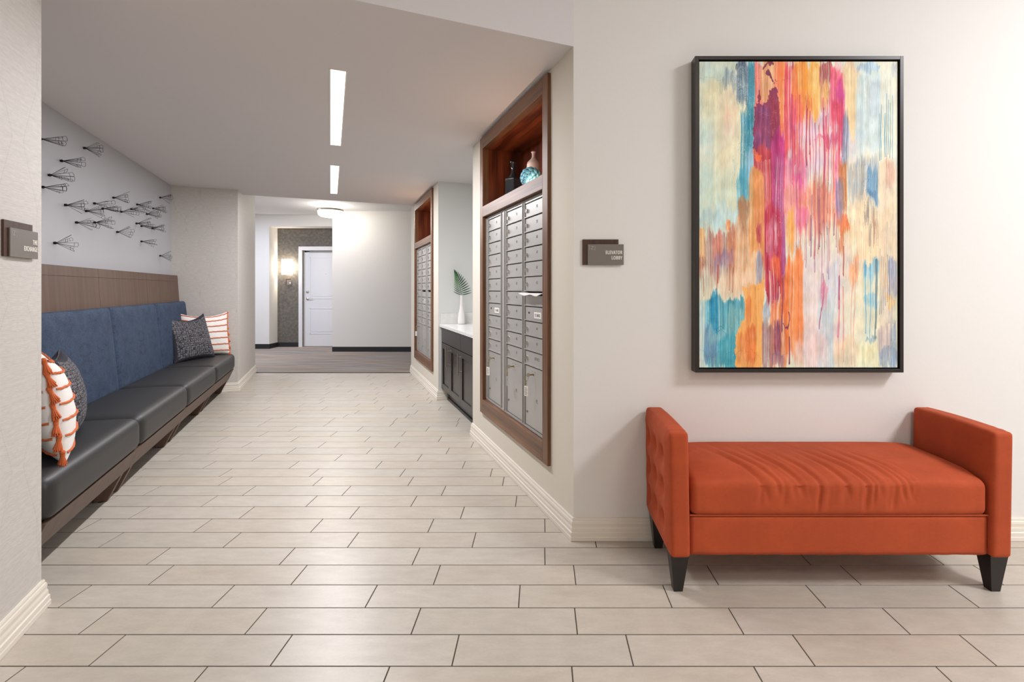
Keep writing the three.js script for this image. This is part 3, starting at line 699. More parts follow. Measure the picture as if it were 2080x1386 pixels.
  // keys left in the parcel locks, each with a ring and a tag
  const keyThing = (label, ac, x, swing) => {
    const t = thing('key', label, 'key', place(ac, x, .719, -.011), RY, 'keys in the parcel locks');
    part(t, 'blade', bx(-.0012, .0012, -.004, .004, 0, .02), M.brass);
    part(t, 'bow', cyl(.012, .012, .0022, 20, 0, 0, 0, 'x').translate(0, 0, .03), M.chrome);
    const q = V(0, -.012, .037), ring = new THREE.TorusGeometry(.0155, .0011, 8, 30); ring.rotateY(swing); ring.translate(q.x, q.y - .006, q.z + .006);
    part(t, 'ring', ring, M.brass);
    const c = []; for (let k = 0; k < 4; k++) { const r = new THREE.TorusGeometry(.0045, .0009, 6, 14); if (k % 2) r.rotateY(Math.PI / 2); r.translate(0, -.034 - k * .0075, .043); c.push(r); }
    part(t, 'chain', merge(c), M.brass);
    const tag = bx(-.016, .016, -.124, -.064, -.0015, .0015, .001); tag.rotateY(swing); tag.translate(0, 0, .043);
    const m = part(t, 'tag', tag, M.whitePlastic, 'white plastic tag');
    const lines = []; for (let k = 0; k < 7; k++) lines.push(bx(-.011, .004 + .006 * ((k * 7) % 3) / 2, -.076 - k * .0065, -.0738 - k * .0065, .0013, .0018)); const g = merge(lines); g.rotateY(swing); g.translate(0, 0, .043);
    part(m, 'print', g, M.ink);
    return t;
  };
  keyThing('key with a white tag in the left parcel door of the nearest mailboxes', near, -.398, .5);
  keyThing('key with a white tag turned edge-on, in the middle parcel door of the nearest mailboxes', near, .0275, 2.72);
  keyThing('key with a white printed tag in the right parcel door of the nearest mailboxes', near, .3725, .45);
  keyThing('key with a white tag in the left parcel door of the farther mailboxes', far, -.4085, .5);

  // folded paper sticking out of the mail slot
  {
    const t = thing('folded_paper', 'white folded paper sticking out of the mail slot of the nearest mailboxes', 'paper', place(near, .3905, 1.2028, -.012), RY);
    const N = 24, pos = [], idx = [];
    for (let j = 0; j <= 6; j++) for (let i = 0; i <= N; i++) { const u = i / N * 2 - 1, w = j / 6; pos.push(u * .142 - (u < -.5 ? .02 * w : 0), .002 - .012 * w * w + .004 * Math.sin(u * 5) * w + .008 * w * Math.exp(-Math.pow((u + .7) * 3, 2)), -.012 + w * (.052 + .012 * (u < 0 ? 1 : .3))); }
    for (let j = 0; j < 6; j++) for (let i = 0; i < N; i++) { const a = j * (N + 1) + i, b = a + 1, c = a + N + 1, d = c + 1; idx.push(a, c, b, b, c, d); }
    const top = new THREE.BufferGeometry(); top.setAttribute('position', new THREE.Float32BufferAttribute(pos, 3)); top.setIndex(idx); top.computeVertexNormals();
    const g = boxUV(top), low = g.clone().translate(0, -.0022, 0);
    part(t, 'upper_fold', g, M.paperWhite); part(t, 'lower_fold', low, M.paperWhite);
  }

  // light strips lying on the shelves behind the middle rails
  for (const [ac, label] of [[near, 'warm light strip lying on the shelf of the nearest mailbox surround'], [far, 'warm light strip lying on the shelf of the farther mailbox surround']]) {
    const t = thing('shelf_light', label, 'light strip', place(ac, .12, 1.858, -.038), RY);
    part(t, 'channel', merge([bx(-.40, .40, 0, .003, -.008, .008), bx(-.40, .40, 0, .006, -.008, -.006), bx(-.40, .40, 0, .006, .006, .008)]), M.metalDark);
    part(t, 'diffuser', bx(-.40, .40, .003, .0055, -.006, .006), glow(0xffd0a4, 1.5));
    areaLight(t, 0xffd8bc, LIGHT.shelf, .8, .012, V(0, .0065, 0), V(0, 1, 0));
  }

  // things on the near shelf
  const SY = 1.858;
  {
    const t = thing('glass_bottle', 'dark glass bottle with a long neck, left of the blue ball on the shelf', 'vase', place(near, -.4445 + .03, SY, -.17), RY + .5);
    const body = (k) => { const g = new RoundedBoxGeometry(.092 - k, .205 - k, .092 - k, 3, .012); return g.translate(0, .1025, 0); };
    part(t, 'body', body(0), M.glassDark);
    part(t, 'neck', lathe([[.040, .196], [.036, .216], [.020, .24], [.0165, .262], [.0165, .305], [.026, .318], [.028, .326], [.024, .328], [.0135, .31], [.0135, .262], [.018, .238], [.03, .214]], 32), M.glassDark);
  }
  {
    const t = thing('flat_vase', 'pale blush vase with a narrow neck, behind the blue ball on the shelf', 'vase', place(near, -.045, SY, -.185), RY + .25);
    part(t, 'body', lathe([[0, 0], [.042, 0], [.046, .006], [.0475, .20], [.0465, .225], [.042, .240], [.018, .264], [.0125, .274], [.011, .290], [.0125, .303], [.0165, .309], [.0165, .312], [.009, .312], [.008, .29]], 40), M.blush);
    part(t, 'mouth', cyl(.0085, .0085, .004, 16, 0, .3085, 0), M.hole);
  }
  {
    const t = thing('petal_ball', 'turquoise ceramic ball of overlapping petals on the shelf', 'ornament', place(near, .215, SY + .07, -.062), RY);
    part(t, 'core', new THREE.SphereGeometry(.052, 24, 16), M.tealDeep);
    const pg = (() => { const g = new THREE.SphereGeometry(.0205, 14, 8, 0, Math.PI * 2, 0, Math.PI * .5); g.scale(.86, .62, .98); g.rotateX(-.5); return g; })();
    for (let k = 0; k < 58; k++) {
      const y = 1 - 2 * (k + .5) / 58, r = Math.sqrt(1 - y * y), a = k * 2.39996, d = V(r * Math.cos(a), y, r * Math.sin(a));
      const m = part(t, 'petal', pg, M.teal); m.position.copy(d).multiplyScalar(.0545); m.quaternion.setFromUnitVectors(V(0, 1, 0), d);
    }
  }
  {
    const t = thing('bead_ornament', 'small silvery bead ornament beside the near stile of the lit shelf', 'ornament', place(near, .515, SY, -.06), RY);
    part(t, 'bead', new THREE.SphereGeometry(.02, 20, 14).translate(0, .02, 0), M.chrome); part(t, 'bead', new THREE.SphereGeometry(.016, 20, 14).translate(0, .054, 0), M.chrome); part(t, 'bead', new THREE.SphereGeometry(.0125, 20, 14).translate(0, .081, 0), M.chrome);
    part(t, 'finial', lathe([[0, .115], [.004, .108], [.005, .098], [.008, .092], [0, .09]], 16), M.ceramic);
  }
  {
    const t = thing('wire_basket', 'dark wire ball on the shelf of the farther mailboxes', 'ornament', place(far, .40, SY + .06, -.08), RY);
    for (let k = 0; k < 9; k++) { const g = new THREE.TorusGeometry(.058, .002, 6, 36); g.rotateX(k * .7); g.rotateY(k * 1.3); part(t, 'hoop', g, M.wire); }
    const w = thing('white_knob_vase', 'small white vase beside the near stile of the farther shelf', 'vase', place(far, .53, SY, -.07), RY);
    part(w, 'body', lathe([[0, 0], [.024, 0], [.032, .03], [.028, .06], [.012, .08], [.011, .10], [.016, .108], [.012, .108], [.008, .098], [0, .09]], 24), M.ceramic);
    part(w, 'band', new THREE.TorusGeometry(.0125, .002, 6, 20).rotateX(Math.PI / 2).translate(0, .082, 0), M.ceramic);
  }
}

// ---------------------------------------------------------------- black cabinet in the alcove, worktop, vase
{
  const RY = A - Math.PI / 2, ac = 4.605, FA = 1.128;             // x = ac - a
  const t = thing('base_cabinet', 'black shaker base cabinet with bar handles between the two mailbox surrounds', 'cabinet', cw(FA, 0, ac), RY);
  const XL = -(ALC1 - .016 - ac), XR = ac - ALC0 - .003;
  part(t, 'carcass', merge([bx(XL, XR, .13, .808, -.52, -.024)]), M.espresso);
  part(t, 'toe_kick', bx(XL + .02, XR, .0, .13, -.5, -.085), M.espresso);
  part(t, 'toe_moulding', prism([[-.085, .001], [-.066, .001], [-.066, .012], [-.073, .024], [-.085, .028]], 0, 1).rotateY(-Math.PI / 2).scale(1, 1, 1).translate(0, 0, 0), M.espresso);
  { // moulding runs along x
    const m = t.children[t.children.length - 1]; const s = prism([[0, .001], [.019, .001], [.019, .012], [.012, .024], [0, .028]], 0, XR - XL - .02);
    s.rotateY(-Math.PI / 2); s.translate(XR, 0, -.085); m.geometry = boxUV(s);
  }
  const xb = [-(5.46 - ac), -(5.05 - ac), 0, .445];
  part(t, 'filler', bx(XL, xb[0] - .002, .13, .808, -.024, -.006), M.espresso);
  part(t, 'filler', bx(.452, XR, .13, .808, -.024, -.006), M.espresso);
  for (const [x0, x1] of [[xb[0], xb[2]], [xb[2], .89 * .5 + .0]]) part(t, 'drawer_front', bx(x0 + .002, x1 - .002, .648, .800, -.022, 0, .002), M.espresso);
  const door = (x0, x1, hx) => {
    const w = x1 - x0 - .004, c = (x0 + x1) / 2, h = .50, y0 = .140, sw = .058;
    const d = part(t, 'door', merge([bx(c - w / 2, c - w / 2 + sw, y0, y0 + h, -.022, 0, .0015), bx(c + w / 2 - sw, c + w / 2, y0, y0 + h, -.022, 0, .0015), bx(c - w / 2 + sw, c + w / 2 - sw, y0, y0 + sw, -.022, 0, .0015), bx(c - w / 2 + sw, c + w / 2 - sw, y0 + h - sw, y0 + h, -.022, 0, .0015)]), M.espresso);
    part(d, 'panel', bx(c - w / 2 + sw - .002, c + w / 2 - sw + .002, y0 + sw - .002, y0 + h - sw + .002, -.020, -.011), M.espresso);
    const x = hx < 0 ? c - w / 2 + .03 : c + w / 2 - .03;
    part(d, 'handle', merge([cyl(.006, .006, .205, 14, x, .522, .034), cyl(.0045, .0045, .034, 10, x, .592, .017, 'z'), cyl(.0045, .0045, .034, 10, x, .452, .017, 'z')]), M.steel, 'brushed steel bar handle');
  };
  door(xb[0], xb[1], 1); door(xb[1], xb[2], -1); door(xb[2], xb[3], -1);
  const w = thing('worktop', 'white quartz worktop on the black cabinet in the alcove', 'worktop', cw(NR + .012, .8095, ac), RY);
  part(w, 'slab', bx(-(ALC1 - .008 - ac), ac - ALC0 - .002, 0, .0305, -.57, 0, .002), M.quartz);
  part(w, 'backsplash', bx(-(ALC1 - .006 - ac), -(ALC1 - .026 - ac), .031, .148, -.57, -.012, .001), M.quartz);
  const v = thing('bud_vase', 'slim white bottle vase on the quartz worktop', 'vase', cw(1.334, .841, 5.40), RY);
  part(v, 'body', lathe([[0, 0], [.034, 0], [.038, .006], [.039, .03], [.037, .075], [.030, .125], [.020, .17], [.0135, .215], [.0115, .26], [.0115, .305], [.014, .317], [.012, .319], [.0085, .305], [.0085, .26], [.010, .215], [.016, .17], [.03, .1], [0, .01]], 40), M.ceramic);
  part(v, 'lip', new THREE.TorusGeometry(.0128, .0014, 8, 28).rotateX(Math.PI / 2).translate(0, .318, 0), M.ceramic);
  // palm frond
  const f = thing('palm_frond', 'dark green palm frond standing in the slim white vase', 'plant', cw(1.334, 1.10, 5.40), -.12);
  const curve = new THREE.CatmullRomCurve3([V(0, 0, 0), V(.001, .06, .0), V(-.006, .11, .004), V(-.026, .19, .010), V(-.052, .27, .02), V(-.062, .302, .028)]);
  part(f, 'stem', new THREE.TubeGeometry(curve, 40, .0028, 7), M.leafLight);
  const leafG = (L, W) => {
    const N = 8, pos = [], idx = [];
    for (let i = 0; i <= N; i++) { const u = i / N, w = W * Math.pow(Math.sin(Math.PI * Math.min(1, .08 + u * .92)), .8) * (u === 1 ? .02 : 1), z = -.16 * L * u * u; for (const s of [-1, 0, 1]) pos.push(u * L, s * w, z + (s ? 0 : -.12 * w)); }
    for (let i = 0; i < N; i++) for (let k = 0; k < 2; k++) { const a = i * 3 + k; idx.push(a, a + 3, a + 1, a + 1, a + 3, a + 4); }
    const g = new THREE.BufferGeometry(); g.setAttribute('position', new THREE.Float32BufferAttribute(pos, 3)); g.setIndex(idx); g.computeVertexNormals(); return boxUV(g);
  };
  const lg = leafG(.120, .0062);
  for (let k = 0; k < 28; k++) {
    const s = k % 2 ? 1 : -1, w = Math.floor(k / 2) / 13, u = .20 + .79 * w, p = curve.getPointAt(u), T = curve.getTangentAt(u), base = Math.atan2(T.y, T.x);
    const ang = s > 0 ? lerp(.16, base - .12, Math.pow(w, 1.25)) : lerp(Math.PI - .3, base + .35, Math.pow(w, .9));
    const m = part(f, 'leaflet', lg, s < 0 && k > 5 ? M.leafLight : M.leaf);
    m.position.copy(p); m.rotation.set(0, 0, ang); m.rotateX(s * .55); m.scale.set(lerp(1.0, .42, Math.pow(w, 1.6)) * (s < 0 ? .9 : 1), 1, 1);
  }
}

// ---------------------------------------------------------------- far door, sign beside it
{
  const Z = -10.5, x0 = -5.094, W = .91, dx = -5.0;               // casing, jamb, leaf
  const t = struct('door_1', bx(dx, dx + W, .012, 2.005, Z - .10, Z - .055), M.doorWhite);
  const jt = struct('trim_1', merge([bx(x0, x0 + .078, 0, 2.124, Z - .01, Z + .018, .003), bx(x0 + .078, x0 + 1.2, 2.045, 2.124, Z - .01, Z + .018, .003), bx(x0 + .062, x0 + .078, 0, 2.06, Z - .13, Z - .01), bx(x0 + .078, x0 + 1.2, 2.04, 2.06, Z - .13, Z - .01), bx(x0 + .078, x0 + .092, 0, 2.04, Z - .055, Z - .03), bx(dx + W, dx + W + .08, 0, 2.06, Z - .13, Z + .018)]), M.doorWhite);
  const pan = (y0, y1) => {
    const a = dx + .115, b = dx + W - .115, z = Z - .055, k = .012;
    const g = [bx(a, b, y1 - k, y1, z, z + .006), bx(a, b, y0, y0 + k, z, z + .006), bx(a, a + k, y0, y1, z, z + .006), bx(b - k, b, y0, y1, z, z + .006), bx(a + .05, b - .05, y0 + .05, y1 - .05, z, z + .004, .002)];
    part(t, 'panel_moulding', merge(g), M.doorWhite);
  };
  pan(1.02, 1.90); pan(.27, .82);
  part(t, 'deadbolt', lathe([[0, .018], [.02, .018], [.026, .01], [.03, 0]], 24).rotateX(Math.PI / 2).translate(dx + .065, 1.165, Z - .055), M.steel);
  part(t, 'lever', merge([lathe([[0, .012], [.026, .012], [.03, 0]], 24).rotateX(Math.PI / 2).translate(dx + .065, 1.02, Z - .055), cyl(.01, .01, .04, 12, dx + .065, 1.02, Z - .035, 'z'), rod(V(dx + .065, 1.02, Z - .018), V(dx + .17, 1.018, Z - .02), .008, 10)]), M.steel);
  part(t, 'peephole', cyl(.008, .008, .006, 14, dx + .455, 1.545, Z - .052, 'z'), M.steel); part(t, 'peephole', cyl(.006, .006, .006, 14, dx + .455, 1.70, Z - .052, 'z'), M.whitePlastic);
  part(jt, 'weather_seal', bx(dx + .115, x0 + 1.1, 2.0, 2.04, Z - .056, Z - .045), M.metalDark, 'grey seal over the door');
  const s = thing('apartment_sign', 'small wood and grey number plate under the wall sconce', 'sign', V(-5.365, 1.315, -10.5));
  part(s, 'wood_plate', bx(0, .10, .01, .125, .001, .008), M.signWood); part(s, 'grey_plate', bx(.02, .12, -.005, .105, .0082, .013), M.signGrey); part(s, 'number_strip', bx(.075, .107, .03, .05, .013, .0136), M.signText);
}

// ---------------------------------------------------------------- abstract painting
{
  const K = 2.4, w = Math.round(411 * K), h = Math.round(630 * K), cv = document.createElement('canvas'); cv.width = w; cv.height = h;
  const c = cv.getContext('2d');
  const rgba = (k, a, j = 0) => 'rgba(' + k.map((v) => Math.round(clamp(v + j, 0, 255))).join(',') + ',' + a + ')';
  c.fillStyle = rgba([226, 231, 212], 1); c.fillRect(0, 0, w, h);
  // a block of paint pulled down with a wide dry brush: many upright fibres of uneven ends
  function pull(x0, y0, x1, y1, col, o = {}) {
    const { a = .5, rag = 14, jit = 16, dens = 1, wid = 1.25, side = 3, lean = 0 } = o, n = Math.ceil((x1 - x0) * 3 * dens), sd = rnd() * 99;
    for (let i = 0; i < n; i++) {
      const u = (i + rnd()) / n, x = lerp(x0, x1, u) + rr(-side, side) * .5, e = Math.pow(Math.abs(u * 2 - 1), 4);
      const t = y0 + rag * (1.1 * nz(u * 3, sd) + .7 * nz(u * 13, sd + 5) + .7 * (rnd() - .5)) + e * 10, b = y1 + rag * (1.4 * nz(u * 4, sd + 9) + 1.0 * nz(u * 17, sd + 3) + 1.0 * (rnd() - .4)) - e * 10;
      const j = jit * (nz(u * 7, sd + 2) + .7 * nz(u * 31, sd) + .5 * (rnd() - .5)), al = a * rr(.35, .95), L = b - t;
      if (L < 2) continue;
      const g = c.createLinearGradient(0, t * K, 0, b * K), f = clamp(rag / L * rr(.2, 1.1), .02, .45), mid = rr(.3, .7);
      g.addColorStop(0, rgba(col, 0, j * 2)); g.addColorStop(f * .5, rgba(col, al, j * 2)); g.addColorStop(mid, rgba(col, al * rr(.6, 1), j * 2 + rr(-10, 10))); g.addColorStop(1 - f, rgba(col, al * rr(.7, 1), j * 2)); g.addColorStop(1, rgba(col, 0, j * 2));
      c.strokeStyle = g; c.lineWidth = wid * K * rr(.4, 1.6); c.lineCap = 'butt';
      c.beginPath(); c.moveTo(x * K, t * K);
      for (let k = 1; k <= 3; k++) c.lineTo((x + lean * k / 3 + rr(-1, 1) * .9) * K, lerp(t, b, k / 3) * K);
      c.stroke();
    }
    // dry gaps where the ground shows through the drag of the brush
    const m = Math.ceil((x1 - x0) * (y1 - y0) / 160);
    for (let i = 0; i < m; i++) { const x = rr(x0, x1), y = rr(y0, y1), L = rr(2, 14); c.strokeStyle = rnd() < .6 ? 'rgba(246,238,220,' + rr(.08, .3) + ')' : rgba(col, .35, -34); c.lineWidth = rr(.3, 1.1) * K; c.beginPath(); c.moveTo(x * K, y * K); c.lineTo((x + rr(-.6, .6)) * K, (y + L) * K); c.stroke(); }
  }
  function scumble(x0, y0, x1, y1, col, n, o = {}) {              // dry flecks, mostly level
    const { a = .35, len = 12, th = 1.0, vert = 0 } = o;
    for (let i = 0; i < n; i++) {
      const x = rr(x0, x1), y = rr(y0, y1), L = len * rr(.2, 1), k = nz(x * .06, y * .05, x0);
      if (k < -.12) continue;
      c.strokeStyle = rgba(col, a * rr(.3, 1), rr(-14, 14)); c.lineWidth = th * K * rr(.4, 1.2); c.lineCap = 'butt';
      c.beginPath(); c.moveTo(x * K, y * K); c.lineTo((x + (vert ? rr(-1, 1) : L)) * K, (y + (vert ? L : rr(-.8, .8))) * K); c.stroke();
    }
  }
  function drip(x, y0, y1, col, o = {}) {
    const { a = .8, wd = 1.3, wob = .8 } = o; let px = x;
    c.lineCap = 'round'; c.strokeStyle = rgba(col, a); c.lineWidth = wd * K; c.beginPath(); c.moveTo(px * K, y0 * K);
    for (let y = y0; y < y1; y += 12) { px += rr(-wob, wob) * .35; c.lineTo(px * K, Math.min(y + 12, y1) * K); }
    c.stroke(); c.fillStyle = rgba(col, a); c.beginPath(); c.ellipse(px * K, y1 * K, wd * .55 * K, wd * 1.2 * K, 0, 0, 7); c.fill();
  }
  function wash(x0, y0, x1, y1, col, a) {                         // soft-edged patch
    for (let i = 0; i < 44; i++) { const x = rr(x0, x1), y = rr(y0, y1), r = Math.min(x1 - x0, y1 - y0) * rr(.25, .6); const g = c.createRadialGradient(x * K, y * K, 0, x * K, y * K, r * K); g.addColorStop(0, rgba(col, a * .3)); g.addColorStop(1, rgba(col, 0)); c.fillStyle = g; c.fillRect((x - r) * K, (y - r) * K, r * 2 * K, r * 2 * K); }
  }
  function blob(pts, col, a = 1, rag = 3) {                       // a shape with a torn painted edge
    c.fillStyle = rgba(col, a); c.beginPath();
    const P = pts.map((p) => V(p[0], p[1], 0)), cu = new THREE.CatmullRomCurve3(P, true, 'catmullrom', .35), n = 160, q = cu.getSpacedPoints(n);
    q.forEach((p, i) => { const x = (p.x + rag * nz(p.x * .3, p.y * .12, 4)) * K, y = (p.y + rag * nz(p.x * .2, p.y * .2, 9)) * K; i ? c.lineTo(x, y) : c.moveTo(x, y); }); c.closePath(); c.fill();
  }
  // ground
  wash(0, 0, 110, 330, [196, 222, 214], .6); wash(10, 20, 90, 120, [236, 224, 180], .7); wash(30, 130, 100, 300, [238, 226, 190], .9); wash(0, 150, 30, 290, [190, 220, 226], .7); wash(0, 230, 90, 330, [190, 220, 208], .6);
  wash(40, 60, 80, 160, [246, 206, 180], .5); wash(300, 0, 410, 210, [214, 226, 222], .9); wash(370, 0, 410, 210, [238, 234, 214], .9); wash(300, 200, 410, 480, [240, 220, 186], 1); wash(290, 460, 410, 630, [232, 226, 196], 1); wash(190, 90, 300, 220, [232, 204, 212], 1); wash(200, 400, 300, 630, [226, 208, 208], 1);
  pull(0, 4, 100, 310, [222, 232, 216], { a: .22, dens: .8, jit: 22 }); pull(30, 70, 98, 300, [240, 228, 190], { a: .25, dens: .8 });
  pull(0, 0, 70, 40, [196, 220, 216], { a: .35 }); pull(55, 85, 62, 150, [240, 178, 160], { a: .2 }); pull(52, 90, 78, 160, [244, 208, 180], { a: .25 });
  // slate and teal at the left of the red
  pull(48, 20, 80, 56, [150, 168, 182], { a: .4, rag: 10 }); pull(80, 2, 112, 92, [92, 120, 148], { a: .5, rag: 20, jit: 30 }); pull(74, 2, 112, 20, [70, 84, 110], { a: .4, rag: 12, jit: 30 });
  scumble(60, 2, 112, 70, [220, 224, 214], 160, { a: .5, len: 14 }); scumble(78, 20, 112, 90, [50, 74, 104], 120, { a: .5, len: 8 });
  for (let i = 0; i < 16; i++) drip(44 + i * 2.2, 32 + rr(-4, 3), 52 + rr(-8, 10), [70, 90, 104], { a: .5, wd: .5 });
  pull(100, 0, 115, 150, [62, 156, 178], { a: .55, rag: 10 }); pull(86, 108, 112, 290, [84, 158, 184], { a: .6, rag: 12, jit: 20 }); pull(78, 220, 104, 320, [90, 174, 198], { a: .5, rag: 14 }); pull(96, 90, 112, 190, [40, 128, 152], { a: .35, rag: 16 });
  scumble(84, 70, 114, 200, [214, 226, 224], 190, { a: .6, len: 6, vert: 1 }); scumble(70, 150, 92, 260, [90, 164, 188], 120, { a: .45, len: 4, vert: 1 }); pull(100, 180, 120, 250, [170, 200, 224], { a: .5, rag: 10 });
  // pink and tan above the plum
  pull(114, 0, 128, 115, [244, 122, 112], { a: .75, rag: 5 }); pull(126, 0, 166, 100, [238, 168, 120], { a: .75, rag: 8 }); pull(158, 0, 172, 70, [248, 132, 96], { a: .7, rag: 6 }); pull(113, 85, 135, 130, [240, 120, 112], { a: .6 });
  blob([[133, 2], [152, 3], [154, 10], [146, 12], [140, 8], [132, 10]], [136, 64, 82], .95); blob([[139, 20], [148, 26], [156, 34], [152, 36], [140, 30]], [128, 56, 86], .95); blob([[121, 55], [125, 60], [125, 84], [121, 84]], [150, 60, 80], .9); for (const [x, y] of [[152, 35], [159, 32], [156, 37]]) blob([[x, y], [x + 2, y], [x + 2, y + 3], [x, y + 2]], [120, 50, 90], .9, 1);
  // the long plum, crimson and magenta band
  blob([[147, 55], [163, 52], [163, 74], [166, 80], [165, 190], [114, 190], [115, 96], [122, 88], [133, 92], [140, 84]], [148, 62, 94], 1, 5);
  pull(115, 96, 150, 185, [146, 78, 124], { a: .5, rag: 10, jit: 22 }); pull(148, 70, 166, 200, [160, 62, 92], { a: .6, jit: 14 }); scumble(122, 66, 158, 145, [226, 150, 130], 150, { a: .5, len: 8, th: .7 });
  pull(114, 172, 154, 370, [196, 68, 76], { a: .75, rag: 14, jit: 18 }); pull(150, 150, 178, 330, [182, 62, 128], { a: .65, rag: 16, jit: 18 }); pull(160, 126, 182, 205, [206, 58, 138], { a: .5, rag: 18 }); pull(120, 300, 178, 420, [196, 58, 90], { a: .6, rag: 20 });
  for (let i = 0; i < 20; i++) drip(rr(136, 178), rr(330, 400), rr(420, 510), [196, 60, 88], { a: .8, wd: rr(1, 3.2) });
  pull(134, 390, 178, 500, [190, 60, 86], { a: .6, rag: 26, jit: 22 }); pull(170, 310, 178, 480, [174, 100, 164], { a: .4, rag: 16 }); scumble(160, 240, 184, 330, [248, 200, 196], 110, { a: .6, len: 3, vert: 1 });
  blob([[116, 190], [128, 186], [130, 198], [122, 204], [115, 200]], [246, 124, 80], .9); pull(108, 180, 124, 196, [238, 130, 96], { a: .5, rag: 6 });
  // oranges and reds across the top
  pull(166, 0, 184, 150, [250, 138, 74], { a: .6, rag: 14 }); pull(176, 0, 202, 170, [232, 88, 108], { a: .6, rag: 18, jit: 22 }); pull(194, 0, 226, 100, [250, 150, 62], { a: .65, rag: 14 }); pull(222, 0, 250, 110, [252, 180, 84], { a: .65, rag: 14 }); pull(214, 0, 226, 70, [254, 160, 56], { a: .5 });
  pull(238, 2, 244, 70, [254, 214, 150], { a: .6, rag: 10 }); pull(248, 0, 274, 52, [168, 84, 86], { a: .75, rag: 10, jit: 20 }); pull(250, 46, 272, 90, [214, 140, 86], { a: .5 }); pull(256, 50, 268, 76, [250, 196, 120], { a: .5 });
  pull(272, 12, 298, 130, [230, 84, 116], { a: .75, rag: 12 }); pull(286, 30, 300, 170, [202, 70, 142], { a: .55, rag: 14 }); pull(276, 80, 300, 180, [214, 74, 104], { a: .5, rag: 16 }); pull(280, 0, 298, 22, [244, 186, 186], { a: .55 });
  pull(190, 78, 214, 170, [232, 92, 110], { a: .45, rag: 24 }); pull(204, 60, 232, 130, [250, 140, 74], { a: .45, rag: 24 });
  // pale rose with falling drips
  pull(196, 120, 296, 225, [232, 204, 212], { a: .28, dens: .7 });
  for (let i = 0; i < 54; i++) { const x = rr(176, 300), k = rnd(); drip(x, rr(70, 140), rr(170, 330), k < .5 ? [216, 74, 100] : k < .75 ? [240, 124, 90] : [160, 66, 108], { a: rr(.5, .85), wd: rr(.8, 2.4) }); }
  pull(238, 150, 292, 172, [202, 70, 110], { a: .45, rag: 12 }); pull(176, 190, 222, 320, [236, 112, 146], { a: .4, rag: 24, jit: 30 }); pull(196, 220, 216, 300, [222, 74, 146], { a: .35, rag: 22 }); pull(216, 250, 290, 340, [244, 152, 124], { a: .45, rag: 26, jit: 26 }); pull(280, 190, 298, 320, [240, 110, 150], { a: .4, rag: 22 });
  pull(176, 250, 232, 370, [246, 168, 150], { a: .35, rag: 26 }); pull(200, 300, 226, 352, [230, 112, 160], { a: .5, rag: 14 }); pull(236, 236, 262, 340, [196, 112, 96], { a: .35, rag: 30 });
  for (let i = 0; i < 30; i++) drip(rr(196, 300), rr(240, 330), rr(340, 430), rnd() < .5 ? [226, 104, 96] : [150, 90, 120], { a: rr(.4, .75), wd: rr(.7, 2) });
  // right-hand side
  pull(297, 0, 330, 70, [236, 196, 156], { a: .6, rag: 12 }); blob([[304, 30], [326, 28], [326, 100], [320, 168], [314, 150], [304, 110]], [240, 214, 166], .85, 4); pull(300, 20, 326, 130, [242, 216, 170], { a: .35 });
  pull(326, 0, 374, 26, [168, 194, 216], { a: .55, rag: 8, jit: 26 }); pull(326, 24, 374, 190, [200, 220, 226], { a: .4, rag: 16, jit: 22 }); pull(350, 40, 374, 120, [190, 208, 224], { a: .25 }); pull(374, 0, 410, 210, [236, 234, 216], { a: .45, rag: 10 }); pull(400, 0, 410, 40, [180, 192, 208], { a: .35 });
  scumble(326, 20, 372, 180, [176, 186, 200], 120, { a: .25, len: 5 });
  for (let i = 0; i < 26; i++) drip(322 + i * 3.1, rr(24, 60), rr(130, 205), [150, 176, 190], { a: .45, wd: .5, wob: .2 });
  for (const x of [374, 377, 384, 387, 391, 396, 401]) drip(x, rr(60, 110), rr(198, 206), [50, 134, 170], { a: .85, wd: .9, wob: .2 });
  pull(298, 110, 308, 220, [120, 136, 170], { a: .45, rag: 18 }); pull(290, 208, 306, 310, [204, 130, 78], { a: .65, rag: 14 }); for (let i = 0; i < 6; i++) drip(292 + i * 2.4, 240, rr(280, 350), [150, 84, 60], { a: .7, wd: .8 });
  pull(308, 205, 372, 300, [160, 172, 188], { a: .4, rag: 22, jit: 28 }); pull(346, 214, 372, 290, [96, 150, 190], { a: .5, rag: 18 }); scumble(310, 200, 350, 300, [232, 190, 140], 180, { a: .5, len: 12, th: .8 });
  scumble(340, 210, 350, 310, [70, 84, 120], 70, { a: .7, len: 5, vert: 1 }); pull(345, 262, 374, 300, [100, 140, 176], { a: .45, rag: 12 }); pull(372, 206, 410, 470, [236, 214, 186], { a: .5, rag: 8 }); pull(384, 210, 406, 260, [214, 166, 150], { a: .35, rag: 14 });
  pull(310, 280, 372, 420, [242, 220, 184], { a: .4, rag: 18 }); pull(286, 318, 312, 352, [238, 126, 74], { a: .7, rag: 12 }); pull(288, 350, 300, 395, [196, 116, 76], { a: .6, rag: 18 }); pull(282, 250, 298, 330, [136, 150, 184], { a: .4, rag: 18 });
  for (let i = 0; i < 26; i++) { drip(rr(343, 351), rr(285, 325), rr(325, 350), [96, 90, 104], { a: .4, wd: .5 }); drip(rr(357, 370), rr(290, 340), rr(340, 390), [130, 108, 108], { a: .4, wd: .6 }); }
  for (let i = 0; i < 8; i++) drip(rr(351, 356), rr(335, 360), rr(362, 392), [80, 76, 80], { a: .5, wd: .6 });
  for (let i = 0; i < 30; i++) drip(300 + i * 3.7, rr(310, 350), rr(400, 470), rnd() < .6 ? [226, 150, 104] : [150, 140, 140], { a: .5, wd: .7, wob: .2 });
